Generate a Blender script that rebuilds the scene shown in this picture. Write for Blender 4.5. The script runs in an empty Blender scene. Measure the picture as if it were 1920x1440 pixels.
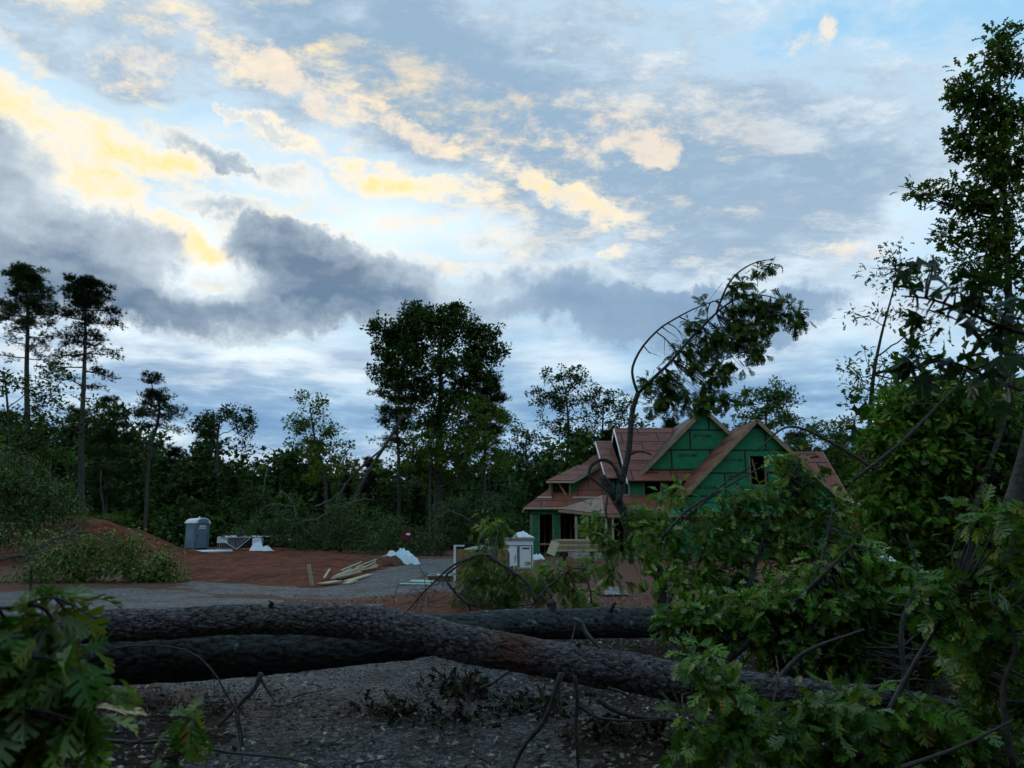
import bpy, math, random
import numpy as np
from mathutils import Vector, Matrix

# ------------------------------------------------------------------ camera
sc = bpy.context.scene
FPX, PITCH, CAMZ = 1442.0, math.radians(10.8), 1.6
CP, SP = math.cos(PITCH), math.sin(PITCH)
cam_d = bpy.data.cameras.new('camera')
cam = bpy.data.objects.new('camera', cam_d)
sc.collection.objects.link(cam)
cam.location = (0, 0, CAMZ)
cam.rotation_euler = (math.radians(90) + PITCH, 0, 0)
cam_d.sensor_width = 36.0
cam_d.lens = 36.0 * FPX / 1920.0
cam_d.clip_start, cam_d.clip_end = 0.05, 3000
cam_d.dof.use_dof = True
cam_d.dof.focus_distance = 14.0
cam_d.dof.aperture_fstop = 4.4
sc.camera = cam

def ray(px, py):
    x, u = (px - 960) / FPX, (720 - py) / FPX
    return np.array([x, CP - u * SP, SP + u * CP])
def P(px, py, Y):
    d = ray(px, py)
    return np.array([0, 0, CAMZ]) + d * (Y / d[1])
def G(px, py, z=0.0):
    d = ray(px, py)
    return np.array([0, 0, CAMZ]) + d * ((z - CAMZ) / d[2])
def azel(px, py):
    d = ray(px, py); d = d / np.linalg.norm(d)
    return math.atan2(d[0], d[1]), math.asin(d[2])

# ------------------------------------------------------------------ light
SUN_AZ, SUN_EL = math.radians(-24), math.radians(11)      # left of the view, low behind the cloud
view = sc.view_settings
sc.display_settings.display_device = 'sRGB'
view.view_transform, view.look, view.gamma, view.exposure = 'Standard', 'None', 1.0, 0.15
view.use_curve_mapping = False
sc.cycles.use_denoising = True
sc.cycles.max_bounces = 6
sc.cycles.diffuse_bounces = 3
sc.cycles.glossy_bounces = 2
sc.cycles.transmission_bounces = 3
sc.cycles.transparent_max_bounces = 4

sl = bpy.data.lights.new('sun', 'SUN')
sl.energy, sl.angle, sl.color = 0.5, math.radians(14), (1.0, 0.86, 0.66)
so = bpy.data.objects.new('sun', sl); sc.collection.objects.link(so)
sd = Vector((math.sin(SUN_AZ) * math.cos(SUN_EL), math.cos(SUN_AZ) * math.cos(SUN_EL), math.sin(SUN_EL)))
so.rotation_euler = sd.to_track_quat('Z', 'Y').to_euler()
so.location = (-30, 40, 40)

class NT:
    """small node-tree writer"""
    def __init__(s, tree):
        s.t = tree; s.n = tree.nodes; s.l = tree.links
    def link(s, a, b): s.l.new(a, b)
    def inp(s, sock, v):
        if v is None: return
        if hasattr(v, 'is_output') or hasattr(v, 'links'): s.l.new(v, sock)
        else: sock.default_value = v
    def math(s, op, a, b=None, c=None, clamp=False):
        n = s.n.new('ShaderNodeMath'); n.operation = op; n.use_clamp = clamp
        for i, v in enumerate((a, b, c)): s.inp(n.inputs[i], v)
        return n.outputs[0]
    def vmath(s, op, a, b=None, out=0):
        n = s.n.new('ShaderNodeVectorMath'); n.operation = op
        s.inp(n.inputs[0], a)
        if b is not None:
            if op == 'SCALE': s.inp(n.inputs['Scale'], b)
            else: s.inp(n.inputs[1], b)
        return n.outputs[out]
    def noise(s, vec, scale, detail=4, rough=0.55, dist=0.0, color=False, lac=2.0):
        n = s.n.new('ShaderNodeTexNoise'); s.inp(n.inputs['Vector'], vec)
        n.inputs['Scale'].default_value = scale; n.inputs['Detail'].default_value = detail
        n.inputs['Roughness'].default_value = rough; n.inputs['Distortion'].default_value = dist
        n.inputs['Lacunarity'].default_value = lac
        return n.outputs[1 if color else 0]
    def voronoi(s, vec, scale, feature='F1', out=0, rnd=1.0):
        n = s.n.new('ShaderNodeTexVoronoi'); n.feature = feature; s.inp(n.inputs['Vector'], vec)
        n.inputs['Scale'].default_value = scale; n.inputs['Randomness'].default_value = rnd
        return n.outputs[out]
    def ramp(s, fac, stops, mode='LINEAR'):
        n = s.n.new('ShaderNodeValToRGB'); s.inp(n.inputs[0], fac); n.color_ramp.interpolation = mode
        e = n.color_ramp.elements
        while len(e) > 1: e.remove(e[0])
        for i, (p, c) in enumerate(stops):
            q = e[0] if i == 0 else e.new(p)
            q.position = p
            q.color = (c, c, c, 1) if isinstance(c, (int, float)) else tuple(c) + (1,)
        return n.outputs[0]
    def mix(s, fac, a, b, mode='MIX'):
        n = s.n.new('ShaderNodeMix'); n.data_type = 'RGBA'; n.blend_type = mode
        s.inp(n.inputs[0], fac)
        for sock, v in ((n.inputs[6], a), (n.inputs[7], b)):
            if isinstance(v, (tuple, list)): sock.default_value = tuple(v) + ((1,) if len(v) == 3 else ())
            else: s.l.new(v, sock)
        return n.outputs[2]
    def maprange(s, v, a, b, c, d, smooth=True):
        n = s.n.new('ShaderNodeMapRange'); n.interpolation_type = 'SMOOTHSTEP' if smooth else 'LINEAR'
        s.inp(n.inputs[0], v)
        for i, x in enumerate((a, b, c, d)): n.inputs[1 + i].default_value = x
        return n.outputs[0]
    def mapping(s, vec, loc=(0, 0, 0), rot=(0, 0, 0), scale=(1, 1, 1), typ='POINT'):
        n = s.n.new('ShaderNodeMapping'); n.vector_type = typ; s.inp(n.inputs[0], vec)
        n.inputs[1].default_value = loc; n.inputs[2].default_value = rot; n.inputs[3].default_value = scale
        return n.outputs[0]

def srgb(r, g, b):
    f = lambda c: (c / 255 / 12.92) if c / 255 <= 0.04045 else ((c / 255 + 0.055) / 1.055) ** 2.4
    return (f(r), f(g), f(b))

# ------------------------------------------------------------------ world: dusk sky with broken cloud
world = bpy.data.worlds.new('World'); sc.world = world; world.use_nodes = True
world.cycles.sampling_method = 'NONE'
W = NT(world.node_tree); W.n.clear()
tc = W.n.new('ShaderNodeTexCoord').outputs['Generated']
D = W.vmath('NORMALIZE', tc)
sep = W.n.new('ShaderNodeSeparateXYZ'); W.link(D, sep.inputs[0])
dx, dy, dz = sep.outputs
az = W.math('ARCTAN2', dx, dy)
el = W.math('ARCSINE', dz)
cmb = W.n.new('ShaderNodeCombineXYZ'); W.link(az, cmb.inputs[0]); W.link(el, cmb.inputs[1])
AE = cmb.outputs[0]
SK = 0.10                                   # background strength; colours below are divided by it
def skc(r, g, b, k=1.0):
    return tuple(c * k / SK for c in srgb(r, g, b))

# cloud-sheet coordinates: a flat layer overhead, so cells shrink towards the horizon
den = W.math('ADD', W.math('MAXIMUM', dz, 0.0), 0.16)
pc = W.n.new('ShaderNodeCombineXYZ')
W.link(W.math('DIVIDE', dx, den), pc.inputs[0]); W.link(W.math('DIVIDE', dy, den), pc.inputs[1])
PL = pc.outputs[0]

wnA = W.vmath('SUBTRACT', W.noise(D, 5.0, 8, 0.66, color=True), (0.5, 0.5, 0.5))
wnB = W.vmath('SUBTRACT', W.noise(D, 3.0, 3, 0.58, color=True), (0.5, 0.5, 0.5))
def vma(a, b, c):
    n = W.n.new('ShaderNodeVectorMath'); n.operation = 'MULTIPLY_ADD'
    for i, v in enumerate((a, b, c)): W.inp(n.inputs[i], v)
    return n.outputs[0]
WARP_A = vma(wnA, (0.20, 0.17, 0.0), AE)          # ragged cumulus edges
WARP_B = vma(wnB, (0.26, 0.20, 0.0), AE)          # softer veils
WARP_C = vma(wnA, (0.20, 0.12, 0.0), vma(wnB, (-.05, .03, 0), AE))
_rotc = {}
def rotated(vec, rot):                            # one shared rotated frame per angle
    k = (id(vec), rot)
    if k not in _rotc:
        c, s_ = math.cos(math.radians(-rot)), math.sin(math.radians(-rot))
        x = W.vmath('DOT_PRODUCT', vec, (c, s_, 0), out=1); y = W.vmath('DOT_PRODUCT', vec, (-s_, c, 0), out=1)
        m = W.n.new('ShaderNodeCombineXYZ'); W.link(x, m.inputs[0]); W.link(y, m.inputs[1])
        _rotc[k] = m.outputs[0]
    return _rotc[k]
def blobs(vec, lst):
    tot = 0.0
    for b in lst:
        px, py, rx, ry, k = b[:5]
        a, e = azel(px, py)
        rot = round((b[5] if len(b) > 5 else 0) / 20) * 20
        v = vec
        if rot:
            v = rotated(vec, rot)
            c, s_ = math.cos(math.radians(-rot)), math.sin(math.radians(-rot))
            a, e = a * c + e * s_, -a * s_ + e * c
        sx, sy = FPX / rx / 1.35, FPX / ry / 1.35
        u = vma(v, (sx, sy, 0), (-a * sx, -e * sy, 0))
        r2 = W.vmath('DOT_PRODUCT', u, u, out=1)
        w = W.math('SUBTRACT', 1.0, r2, clamp=True)
        tot = W.math('MULTIPLY_ADD', w, k, tot)
    return tot

# clear sky: physical sky tinted by what the dusk shows
sky = W.n.new('ShaderNodeTexSky'); sky.sky_type = 'NISHITA'; sky.sun_disc = False
sky.sun_elevation, sky.sun_rotation = SUN_EL, SUN_AZ
sky.altitude, sky.air_density, sky.dust_density, sky.ozone_density = 200, 1.0, 1.0, 2.0
grad = W.ramp(W.math('MULTIPLY', W.math('MAXIMUM', el, 0.0), 1 / 1.2),
              [(0.0, skc(198, 220, 236)), (0.10, skc(190, 222, 242)), (0.28, skc(176, 218, 245)),
               (0.50, skc(158, 210, 245)), (1.0, skc(132, 190, 238))])
pale = W.maprange(az, math.radians(-40), math.radians(18), 1, 0)
pale = W.math('MULTIPLY', pale, W.maprange(el, math.radians(8), math.radians(36), 1.0, 0.25))
base = W.mix(W.math('MULTIPLY', pale, 0.75), grad, skc(218, 232, 240))
base = W.mix(0.12, base, sky.outputs[0])

# glow where the low sun stands behind the cloud bank
glow = blobs(WARP_B, [(350, 505, 150, 80, 1.1), (340, 672, 320, 46, .62), (560, 690, 170, 20, .5), (1540, 648, 200, 42, .75), (215, 372, 150, 40, .5),
                      (1060, 690, 120, 34, .6), (850, 460, 230, 90, .46), (1640, 470, 260, 120, .34), (560, 290, 260, 60, .35),
                      (620, 400, 220, 60, .45), (1330, 560, 180, 60, .3), (130, 180, 220, 50, .3), (1300, 470, 300, 80, .25)])
base = W.mix(W.math('MINIMUM', glow, 0.97), base, skc(240, 250, 255, 1.03))
def contrast(n, k): return W.math('MULTIPLY', W.math('SUBTRACT', n, 0.5), k)

# high broken veil; its edges towards the low sun catch warm light
def veil(vec):
    n1 = W.noise(W.mapping(vec, rot=(0, 0, math.radians(24)), scale=(1.0, 1.45, 1)), 2.1, 7, 0.64, 0.35)
    n2 = W.noise(W.mapping(vec, rot=(0, 0, math.radians(-8)), scale=(1.0, 1.25, 1)), 6.5, 6, 0.70)
    return n1, n2, W.math('ADD', contrast(n1, 1.20), contrast(n2, 0.85))
nv, nf, v0 = veil(PL)
_, _, v1 = veil(W.vmath('ADD', PL, (-0.030, 0.085, 0)))
_, _, v2 = veil(W.vmath('ADD', PL, (-0.07, 0.20, 0)))
bias = blobs(WARP_B, [(150, 30, 420, 120, .32), (720, 150, 330, 150, .32, 20), (960, 230, 280, 130, .26, 20), (1260, 300, 420, 190, .22, 10),
                      (1500, 270, 300, 100, .22), (1180, 430, 360, 120, .20), (820, 20, 420, 90, .20), (1500, 470, 380, 120, .20), (1300, 60, 300, 120, .12),
                      (1690, 90, 260, 130, -.10), (170, 178, 230, 46, -.46, 8), (330, 360, 170, 60, -.34), (800, 320, 250, 50, -.26), (760, 440, 220, 50, -.2)])
vfield = W.math('ADD', v0, bias)
va = W.maprange(vfield, -0.14, 0.34, 0.0, 0.92)
lit = W.maprange(W.math('ADD', W.math('SUBTRACT', v0, v1), W.math('MULTIPLY', W.math('SUBTRACT', v0, v2), .6)), -.04, .46, 0, 1)
lit = W.math('MULTIPLY', lit, W.maprange(vfield, -.16, .06, 0, 1))
vshade = W.maprange(W.math('ADD', vfield, W.math('MULTIPLY', lit, -.35)), -0.05, 0.50, 0.0, 1.0)
vcol = W.mix(vshade, skc(218, 230, 238), skc(146, 172, 196))
col = W.mix(va, base, vcol)
hot = blobs(AE, [(230, 330, 520, 300, .85), (760, 260, 560, 250, .50), (1120, 370, 400, 170, .42), (480, 80, 500, 160, .32), (1350, 250, 400, 200, .06)])
hot = W.math('MINIMUM', hot, 1.0)
col = W.mix(W.math('MULTIPLY', lit, W.math('MULTIPLY', hot, .85)), col, W.mix(hot, skc(248, 232, 220), skc(255, 232, 184)))

# clouds lit through: yellow low on the left, peach further up; broken up, thinning to cream
warm = blobs(WARP_C, [(120, 256, 250, 56, .60, 4), (330, 296, 80, 22, .6), (215, 336, 70, 18, .55), (20, 190, 60, 34, .5), (290, 408, 100, 24, .75, 12), (310, 450, 95, 18, .6),
                      (690, 345, 70, 28, .60, 10), (820, 366, 150, 20, .60), (640, 308, 60, 14, .5), (1010, 340, 100, 22, .60, 14),
                      (1110, 395, 100, 26, .52, 22), (1165, 478, 50, 16, .40, -20), (520, 240, 70, 20, .45, 20), (960, 440, 60, 30, .3)])
peach = blobs(WARP_C, [(300, 132, 85, 34, .52), (150, 96, 60, 26, .4), (480, 105, 140, 34, .42, 14), (640, 200, 180, 34, .42, 28), (800, 262, 160, 28, .40, 18),
                       (560, 265, 130, 24, .4), (1120, 250, 240, 26, .3), (1240, 270, 70, 24, .42), (1275, 292, 60, 14, .4), (1480, 108, 60, 26, .28), (1535, 74, 24, 20, .60),
                       (1600, 485, 90, 20, .38), (1170, 300, 160, 30, .26), (700, 430, 160, 26, .28), (900, 410, 120, 22, .28)])
wn = W.noise(vma(wnB, (.1, .1, .1), W.mapping(AE, scale=(1.0, 1.5, 1), rot=(0, 0, -.2))), 11, 8, 0.74)
wfine = W.noise(vma(wnA, (.06, .06, .06), W.mapping(AE, scale=(1.0, 1.7, 1))), 34, 5, 0.68)
wf = W.math('ADD', W.math('ADD', warm, W.math('ADD', contrast(wn, 2.4), contrast(wfine, 1.3))), W.math('MULTIPLY', lit, .25))
pf = W.math('ADD', W.math('ADD', peach, W.math('ADD', contrast(wn, 2.2), contrast(wfine, 1.2))), W.math('MULTIPLY', lit, .35))
col = W.mix(W.math('MULTIPLY', W.maprange(pf, 0.10, 0.80, 0, 0.72), W.maprange(peach, .02, .30, 0, 1)), col, skc(253, 234, 208))
wgate = W.maprange(warm, .04, .34, 0, 1)
col = W.mix(W.math('MULTIPLY', W.maprange(wf, -.05, 0.60, 0, 0.75), wgate), col, skc(253, 240, 214))
wcol = W.mix(W.maprange(wf, .55, 1.20, 0, 1), skc(255, 234, 186), skc(255, 230, 150))
col = W.mix(W.math('MULTIPLY', W.maprange(wf, 0.36, 1.25, 0, 0.85), wgate), col, wcol)

# low blue-grey bank and streaks towards the horizon
st = W.noise(W.mapping(AE, scale=(1.0, 4.2, 1), rot=(0, 0, math.radians(-3))), 4.4, 6, 0.62)
low = W.maprange(el, math.radians(7), math.radians(20.5), 1.0, 0.0)
la = W.math('MULTIPLY', low, W.maprange(W.math('SUBTRACT', st, W.math('MULTIPLY', glow, .20)), 0.26, 0.54, 0.20, 0.96))
lcol = W.mix(W.maprange(st, .36, .66, 0, 1), skc(158, 194, 222), skc(104, 146, 188))
col = W.mix(la, col, lcol)
pinkh = W.math('MULTIPLY', W.maprange(el, math.radians(2), math.radians(7.0), 1, 0), W.maprange(az, -.9, .5, .5, .12))
col = W.mix(pinkh, col, skc(224, 212, 218))

# dark cumulus in front of the light
dark = blobs(WARP_A, [(10, 312, 92, 60, 1.0), (70, 470, 215, 88, 1.0, 8), (190, 440, 90, 60, .6), (120, 545, 230, 50, .62), (330, 590, 230, 32, .75), (530, 505, 120, 58, .85), (650, 540, 225, 62, 1.0, 14),
                      (560, 592, 330, 40, .85), (745, 540, 140, 44, .6, 10), (548, 346, 52, 32, .62), (400, 284, 80, 16, .6, 24), (455, 312, 60, 16, .45, 30), (505, 232, 70, 11, .65, 26), (425, 396, 80, 16, .34),
                      (360, 375, 60, 20, .35), (970, 470, 120, 26, .42), (1010, 560, 200, 46, .62), (1190, 600, 260, 44, .62, 6), (1330, 590, 230, 44, .62), (1480, 605, 180, 36, .48),
                      (920, 400, 60, 16, .3), (1420, 560, 160, 36, .32)])
dn = W.noise(D, 9, 9, 0.68)
df = W.math('ADD', dark, contrast(dn, 1.75))
dgate = W.maprange(dark, .03, .25, 0, 1)
rim = W.math('MULTIPLY', W.math('MULTIPLY', W.maprange(df, .02, .34, 0, 1), hot), W.math('MULTIPLY', W.math('MULTIPLY', dgate, .6), W.maprange(el, math.radians(15), math.radians(21), 0, 1)))
col = W.mix(rim, col, skc(250, 240, 222))
da = W.math('MULTIPLY', W.maprange(df, 0.22, 0.80, 0.0, 0.94), dgate)
dl = W.noise(vma(wnA, (.10, .10, .10), W.mapping(AE, scale=(1, 1.9, 1))), 5, 4, .58)
dsh = W.math('ADD', W.maprange(W.math('ADD', dark, W.math('ADD', contrast(dn, 1.5), contrast(wfine, .45))), 0.15, 1.90, 0.0, 0.95), W.maprange(dl, .32, .68, -.36, .26))
dcol = W.mix(W.math('MAXIMUM', dsh, 0.0, clamp=True), skc(196, 210, 220), skc(94, 120, 148))
dcol = W.mix(W.maprange(az, math.radians(-14), math.radians(8), 0, .8), dcol, skc(124, 156, 188))
col = W.mix(da, col, dcol)
# below the horizon
col = W.mix(W.maprange(el, -0.06, 0.0, 1, 0), col, skc(70, 78, 84))
bg = W.n.new('ShaderNodeBackground'); W.link(col, bg.inputs[0]); bg.inputs[1].default_value = SK
wo = W.n.new('ShaderNodeOutputWorld'); W.link(bg.outputs[0], wo.inputs[0])

sc.cycles.use_adaptive_sampling = True
sc.cycles.adaptive_threshold = 0.02
sc.cycles.adaptive_min_samples = 8

# ------------------------------------------------------------------ helpers
rng = np.random.default_rng(11)
random.seed(5)
COL = sc.collection
ORG = {}
def A3(*v): return np.array(v, dtype=float)

def build_mesh(name, V, T=None, Q=None, smooth=False):
    V = np.asarray(V, dtype=np.float32).reshape(-1, 3)
    T = np.zeros((0, 3), np.int32) if T is None else np.asarray(T, np.int32).reshape(-1, 3)
    Q = np.zeros((0, 4), np.int32) if Q is None else np.asarray(Q, np.int32).reshape(-1, 4)
    me = bpy.data.meshes.new(name)
    me.vertices.add(len(V)); me.vertices.foreach_set('co', V.ravel())
    nl = len(T) * 3 + len(Q) * 4
    me.loops.add(nl); me.loops.foreach_set('vertex_index', np.concatenate([T.ravel(), Q.ravel()]).astype(np.int32))
    me.polygons.add(len(T) + len(Q))
    st = np.concatenate([np.arange(len(T)) * 3, len(T) * 3 + np.arange(len(Q)) * 4]).astype(np.int32)
    me.polygons.foreach_set('loop_start', st)
    me.polygons.foreach_set('use_smooth', np.full(len(T) + len(Q), smooth))
    me.update(calc_edges=True)
    return me

class MB:
    """collects pieces of one mesh"""
    def __init__(s): s.V = []; s.T = []; s.Q = []; s.n = 0
    def add(s, V, T=None, Q=None):
        V = np.asarray(V, float).reshape(-1, 3)
        if T is not None and len(T): s.T.append(np.asarray(T).reshape(-1, 3) + s.n)
        if Q is not None and len(Q): s.Q.append(np.asarray(Q).reshape(-1, 4) + s.n)
        s.V.append(V); s.n += len(V)
    def box(s, c, size, R=None):
        h = np.asarray(size, float) / 2
        v = np.array([(x, y, z) for x in (-1, 1) for y in (-1, 1) for z in (-1, 1)], float) * h
        if R is not None: v = v @ np.asarray(R).T
        s.add(v + np.asarray(c), Q=[(0, 1, 3, 2), (4, 6, 7, 5), (0, 4, 5, 1), (2, 3, 7, 6), (0, 2, 6, 4), (1, 5, 7, 3)])
    def bar(s, a, b, w, h, up=(0, 0, 1)):
        a, b = np.asarray(a, float), np.asarray(b, float)
        d = b - a; L = np.linalg.norm(d); d = d / L
        u = np.asarray(up, float)
        if abs(np.dot(u, d)) > .98: u = np.array([1., 0, 0])
        x = np.cross(d, u); x /= np.linalg.norm(x); z = np.cross(x, d)
        s.box((a + b) / 2, (w, L, h), np.stack([x, d, z], 1))
    def tube(s, pts, rad, k=6, cap=True):
        V, Q, T = tube(pts, rad, k, cap); s.add(V, T, Q)
    def mesh(s, name, smooth=False, org=(0, 0, 0)):
        V = np.concatenate(s.V) - np.asarray(org)
        return build_mesh(name, V, np.concatenate(s.T) if s.T else None, np.concatenate(s.Q) if s.Q else None, smooth)

def tube(pts, rad, k=6, cap=True):
    pts = np.asarray(pts, float); n = len(pts)
    rad = np.broadcast_to(np.asarray(rad, float), (n,))
    tg = np.gradient(pts, axis=0); tg /= np.linalg.norm(tg, axis=1)[:, None] + 1e-9
    u = np.array([0, 0, 1.]) if abs(tg[0][2]) < .9 else np.array([1., 0, 0])
    fr = []
    x = np.cross(u, tg[0]); x /= np.linalg.norm(x)
    for i in range(n):
        x = x - tg[i] * np.dot(x, tg[i]); x /= np.linalg.norm(x) + 1e-9
        fr.append((x, np.cross(tg[i], x)))
    an = np.arange(k) / k * 2 * math.pi
    V = np.concatenate([pts[i] + rad[i] * (np.cos(an)[:, None] * fr[i][0] + np.sin(an)[:, None] * fr[i][1]) for i in range(n)])
    i, j = np.meshgrid(np.arange(n - 1), np.arange(k), indexing='ij')
    a = i * k + j; b = i * k + (j + 1) % k
    Q = np.stack([a, b, b + k, a + k], -1).reshape(-1, 4)
    T = []
    if cap:
        V = np.concatenate([V, pts[:1], pts[-1:]])
        T = [(n * k, (q + 1) % k, q) for q in range(k)] + [(n * k + 1, (n - 1) * k + q, (n - 1) * k + (q + 1) % k) for q in range(k)]
    return V, Q, np.array(T).reshape(-1, 3)

def smooth_path(pts, n):
    """Catmull-Rom through pts, n samples"""
    p = np.asarray(pts, float)
    p = np.concatenate([[2 * p[0] - p[1]], p, [2 * p[-1] - p[-2]]])
    m = len(p) - 3
    t = np.linspace(0, m - 1e-6, n); i = t.astype(int); f = (t - i)[:, None]
    a, b, c, d = p[i], p[i + 1], p[i + 2], p[i + 3]
    return .5 * (2 * b + (c - a) * f + (2 * a - 5 * b + 4 * c - d) * f ** 2 + (3 * b - a - 3 * c + d) * f ** 3)

def obj(name, me, mat, parent=None):
    o = bpy.data.objects.new(name, me); COL.objects.link(o)
    if mat is not None and me is not None and len(me.materials) == 0: me.materials.append(mat)
    if parent is not None: o.parent = parent
    return o
def tag(o, label, cat, group=None):
    o['label'] = label; o['category'] = cat
    if group: o['group'] = group
    return o
def thing(name, label, cat, loc=(0, 0, 0), group=None):
    o = bpy.data.objects.new(name, None); COL.objects.link(o); o.location = tuple(loc); o.empty_display_size = .2
    ORG[o.name] = np.asarray(loc, float)
    return tag(o, label, cat, group)
def part(name, mb, mat, parent, smooth=False):
    """world-space pieces as a part of a thing that stands at ORG"""
    org = ORG.get(parent.name, np.zeros(3)) if parent is not None else np.zeros(3)
    o = obj(name, mb.mesh(name, smooth, org), mat, parent)
    if parent is not None: ORG[o.name] = org
    return o
def struct(name, me, mat):
    o = obj(name, me, mat); o['kind'] = 'structure'; return o
def copy_thing(o, loc, rz=0.0, scale=(1, 1, 1), label=None):
    c = o.copy(); COL.objects.link(c)
    c.location = tuple(loc); c.rotation_euler = (0, 0, rz); c.scale = scale
    if label: c['label'] = label
    for ch in list(o.children):
        d = ch.copy(); COL.objects.link(d); d.parent = c
    return c

# value noise for geometry
_perm = np.random.default_rng(3).random((64, 64, 64)).astype(np.float32)
def vnoise(p):
    p = np.asarray(p, float); i = np.floor(p).astype(int); f = p - i; f = f * f * (3 - 2 * f)
    o = 0
    for a in (0, 1):
        for b in (0, 1):
            for c in (0, 1):
                w = (f[..., 0] if a else 1 - f[..., 0]) * (f[..., 1] if b else 1 - f[..., 1]) * (f[..., 2] if c else 1 - f[..., 2])
                o = o + w * _perm[(i[..., 0] + a) % 64, (i[..., 1] + b) % 64, (i[..., 2] + c) % 64]
    return o * 2 - 1
def fbm(p, octv=4, g=.5):
    s, a, t = 0, 1, 0
    p = np.asarray(p, float)
    for _ in range(octv):
        s = s + a * vnoise(p); t += a; a *= g; p = p * 2.03 + 7.3
    return s / t

# ------------------------------------------------------------------ materials
MATS = {}
def material(name, fn):
    m = bpy.data.materials.new(name); m.use_nodes = True
    t = NT(m.node_tree); t.n.clear()
    b = t.n.new('ShaderNodeBsdfPrincipled'); o = t.n.new('ShaderNodeOutputMaterial'); t.link(b.outputs[0], o.inputs[0])
    t.b, t.o = b, o
    t.geo = t.n.new('ShaderNodeNewGeometry'); t.info = t.n.new('ShaderNodeObjectInfo')
    t.pos = t.geo.outputs['Position']
    t.tc = t.n.new('ShaderNodeTexCoord')
    fn(t); MATS[name] = m
    return m
def setb(t, color=None, rough=None, spec=None, metal=None):
    if color is not None:
        if isinstance(color, (tuple, list)): t.b.inputs['Base Color'].default_value = tuple(color) + (1,)
        else: t.link(color, t.b.inputs['Base Color'])
    if rough is not None: t.inp(t.b.inputs['Roughness'], rough)
    if spec is not None: t.b.inputs['Specular IOR Level'].default_value = spec
    if metal is not None: t.b.inputs['Metallic'].default_value = metal
def bump(t, h, strength, dist):
    n = t.n.new('ShaderNodeBump'); t.inp(n.inputs['Height'], h)
    n.inputs['Strength'].default_value = strength; n.inputs['Distance'].default_value = dist
    t.link(n.outputs[0], t.b.inputs['Normal'])
def rnd(t):
    return t.math('FRACT', t.math('ADD', t.geo.outputs['Random Per Island'], t.info.outputs['Random']))

def leaf_mat(name, stops, rough=.45, transl=.25, spec=.5):
    def f(t):
        c = t.ramp(rnd(t), stops)
        v = t.noise(t.pos, 1.3, 2, .5)
        c = t.mix(t.maprange(v, .35, .65, 0, 1), c, t.mix(1.0, c, (.58, .62, .56), 'MULTIPLY'))
        k = t.ramp(t.info.outputs['Random'], [(0, (.62, .66, .70)), (.5, (1.0, 1.0, 1.0)), (1, (1.55, 1.40, 1.10))])
        c = t.mix(1.0, c, k, 'MULTIPLY')
        setb(t, c, rough, spec)
        if transl:
            tr = t.n.new('ShaderNodeBsdfTranslucent'); t.link(t.mix(1.0, c, (1.2, 1.25, .6), 'MULTIPLY'), tr.inputs[0])
            ms = t.n.new('ShaderNodeMixShader'); ms.inputs[0].default_value = transl
            t.link(t.b.outputs[0], ms.inputs[1]); t.link(tr.outputs[0], ms.inputs[2]); t.link(ms.outputs[0], t.o.inputs[0])
    return material(name, f)
M_OAK = leaf_mat('oak_leaf', [(0, (0.031, 0.095, 0.007)), (.45, (0.072, 0.192, 0.014)), (.8, (0.134, 0.275, 0.025)), (.95, (0.230, 0.269, 0.029)), (1, (0.243, 0.128, 0.023))], .50, .30, .25)
M_PALE = leaf_mat('leaf_underside', [(0, (0.144, 0.240, 0.081)), (.6, (0.240, 0.336, 0.119)), (1, (0.336, 0.408, 0.184))], .5, .25, .25)
M_GUM = leaf_mat('gum_leaf', [(0, (.018, .05, .014)), (1, (.04, .09, .025))], .5, .25, .25)
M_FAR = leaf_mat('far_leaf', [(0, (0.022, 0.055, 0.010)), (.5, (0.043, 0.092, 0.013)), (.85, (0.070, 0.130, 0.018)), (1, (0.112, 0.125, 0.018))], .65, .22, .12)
M_LIGHT = leaf_mat('light_leaf', [(0, (0.050, 0.106, 0.013)), (.5, (0.089, 0.162, 0.019)), (1, (0.156, 0.192, 0.024))], .6, .35, .12)
M_NEEDLE = leaf_mat('needle', [(0, (.012, .030, .010)), (.6, (.024, .052, .014)), (1, (.045, .066, .018))], .6, .12, .15)
M_SHRUB = leaf_mat('shrub_leaf', [(0, (0.034, 0.077, 0.013)), (.6, (0.079, 0.144, 0.026)), (1, (0.204, 0.252, 0.081))], .42, .22, .25)
M_BRUSH = leaf_mat('brush_leaf', [(0, (0.024, 0.059, 0.011)), (.55, (0.054, 0.111, 0.017)), (.9, (0.108, 0.162, 0.032)), (1, (0.203, 0.230, 0.079))], .45, .2, .3)
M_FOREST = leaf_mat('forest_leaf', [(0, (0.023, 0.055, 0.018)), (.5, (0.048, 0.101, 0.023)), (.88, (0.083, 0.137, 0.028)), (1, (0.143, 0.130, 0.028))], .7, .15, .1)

def _bark(t):
    v = t.mapping(t.pos, scale=(1, 1, 1))
    n = t.noise(v, 14, 6, .65); n2 = t.noise(v, 3, 3, .5)
    c = t.ramp(n, [(.3, (.020, .017, .015)), (.55, (.060, .053, .046)), (.75, (.115, .105, .095))])
    c = t.mix(t.maprange(n2, .5, .7, 0, .6), c, (.075, .085, .062))
    setb(t, c, .9, .2); bump(t, t.noise(v, 30, 5, .7), .7, .02)
M_BARK = material('bark', _bark)
def _twig(t):
    n = t.noise(t.pos, 20, 3, .6)
    setb(t, t.ramp(n, [(.3, (.035, .030, .025)), (.7, (.095, .085, .072))]), .85, .25)
M_TWIG = material('twig', _twig)
def _palebranch(t):
    n = t.noise(t.pos, 9, 4, .6)
    setb(t, t.ramp(n, [(.3, (.055, .050, .043)), (.7, (.17, .158, .135))]), .85, .25)
M_PALEBR = material('pale_branch', _palebranch)

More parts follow.
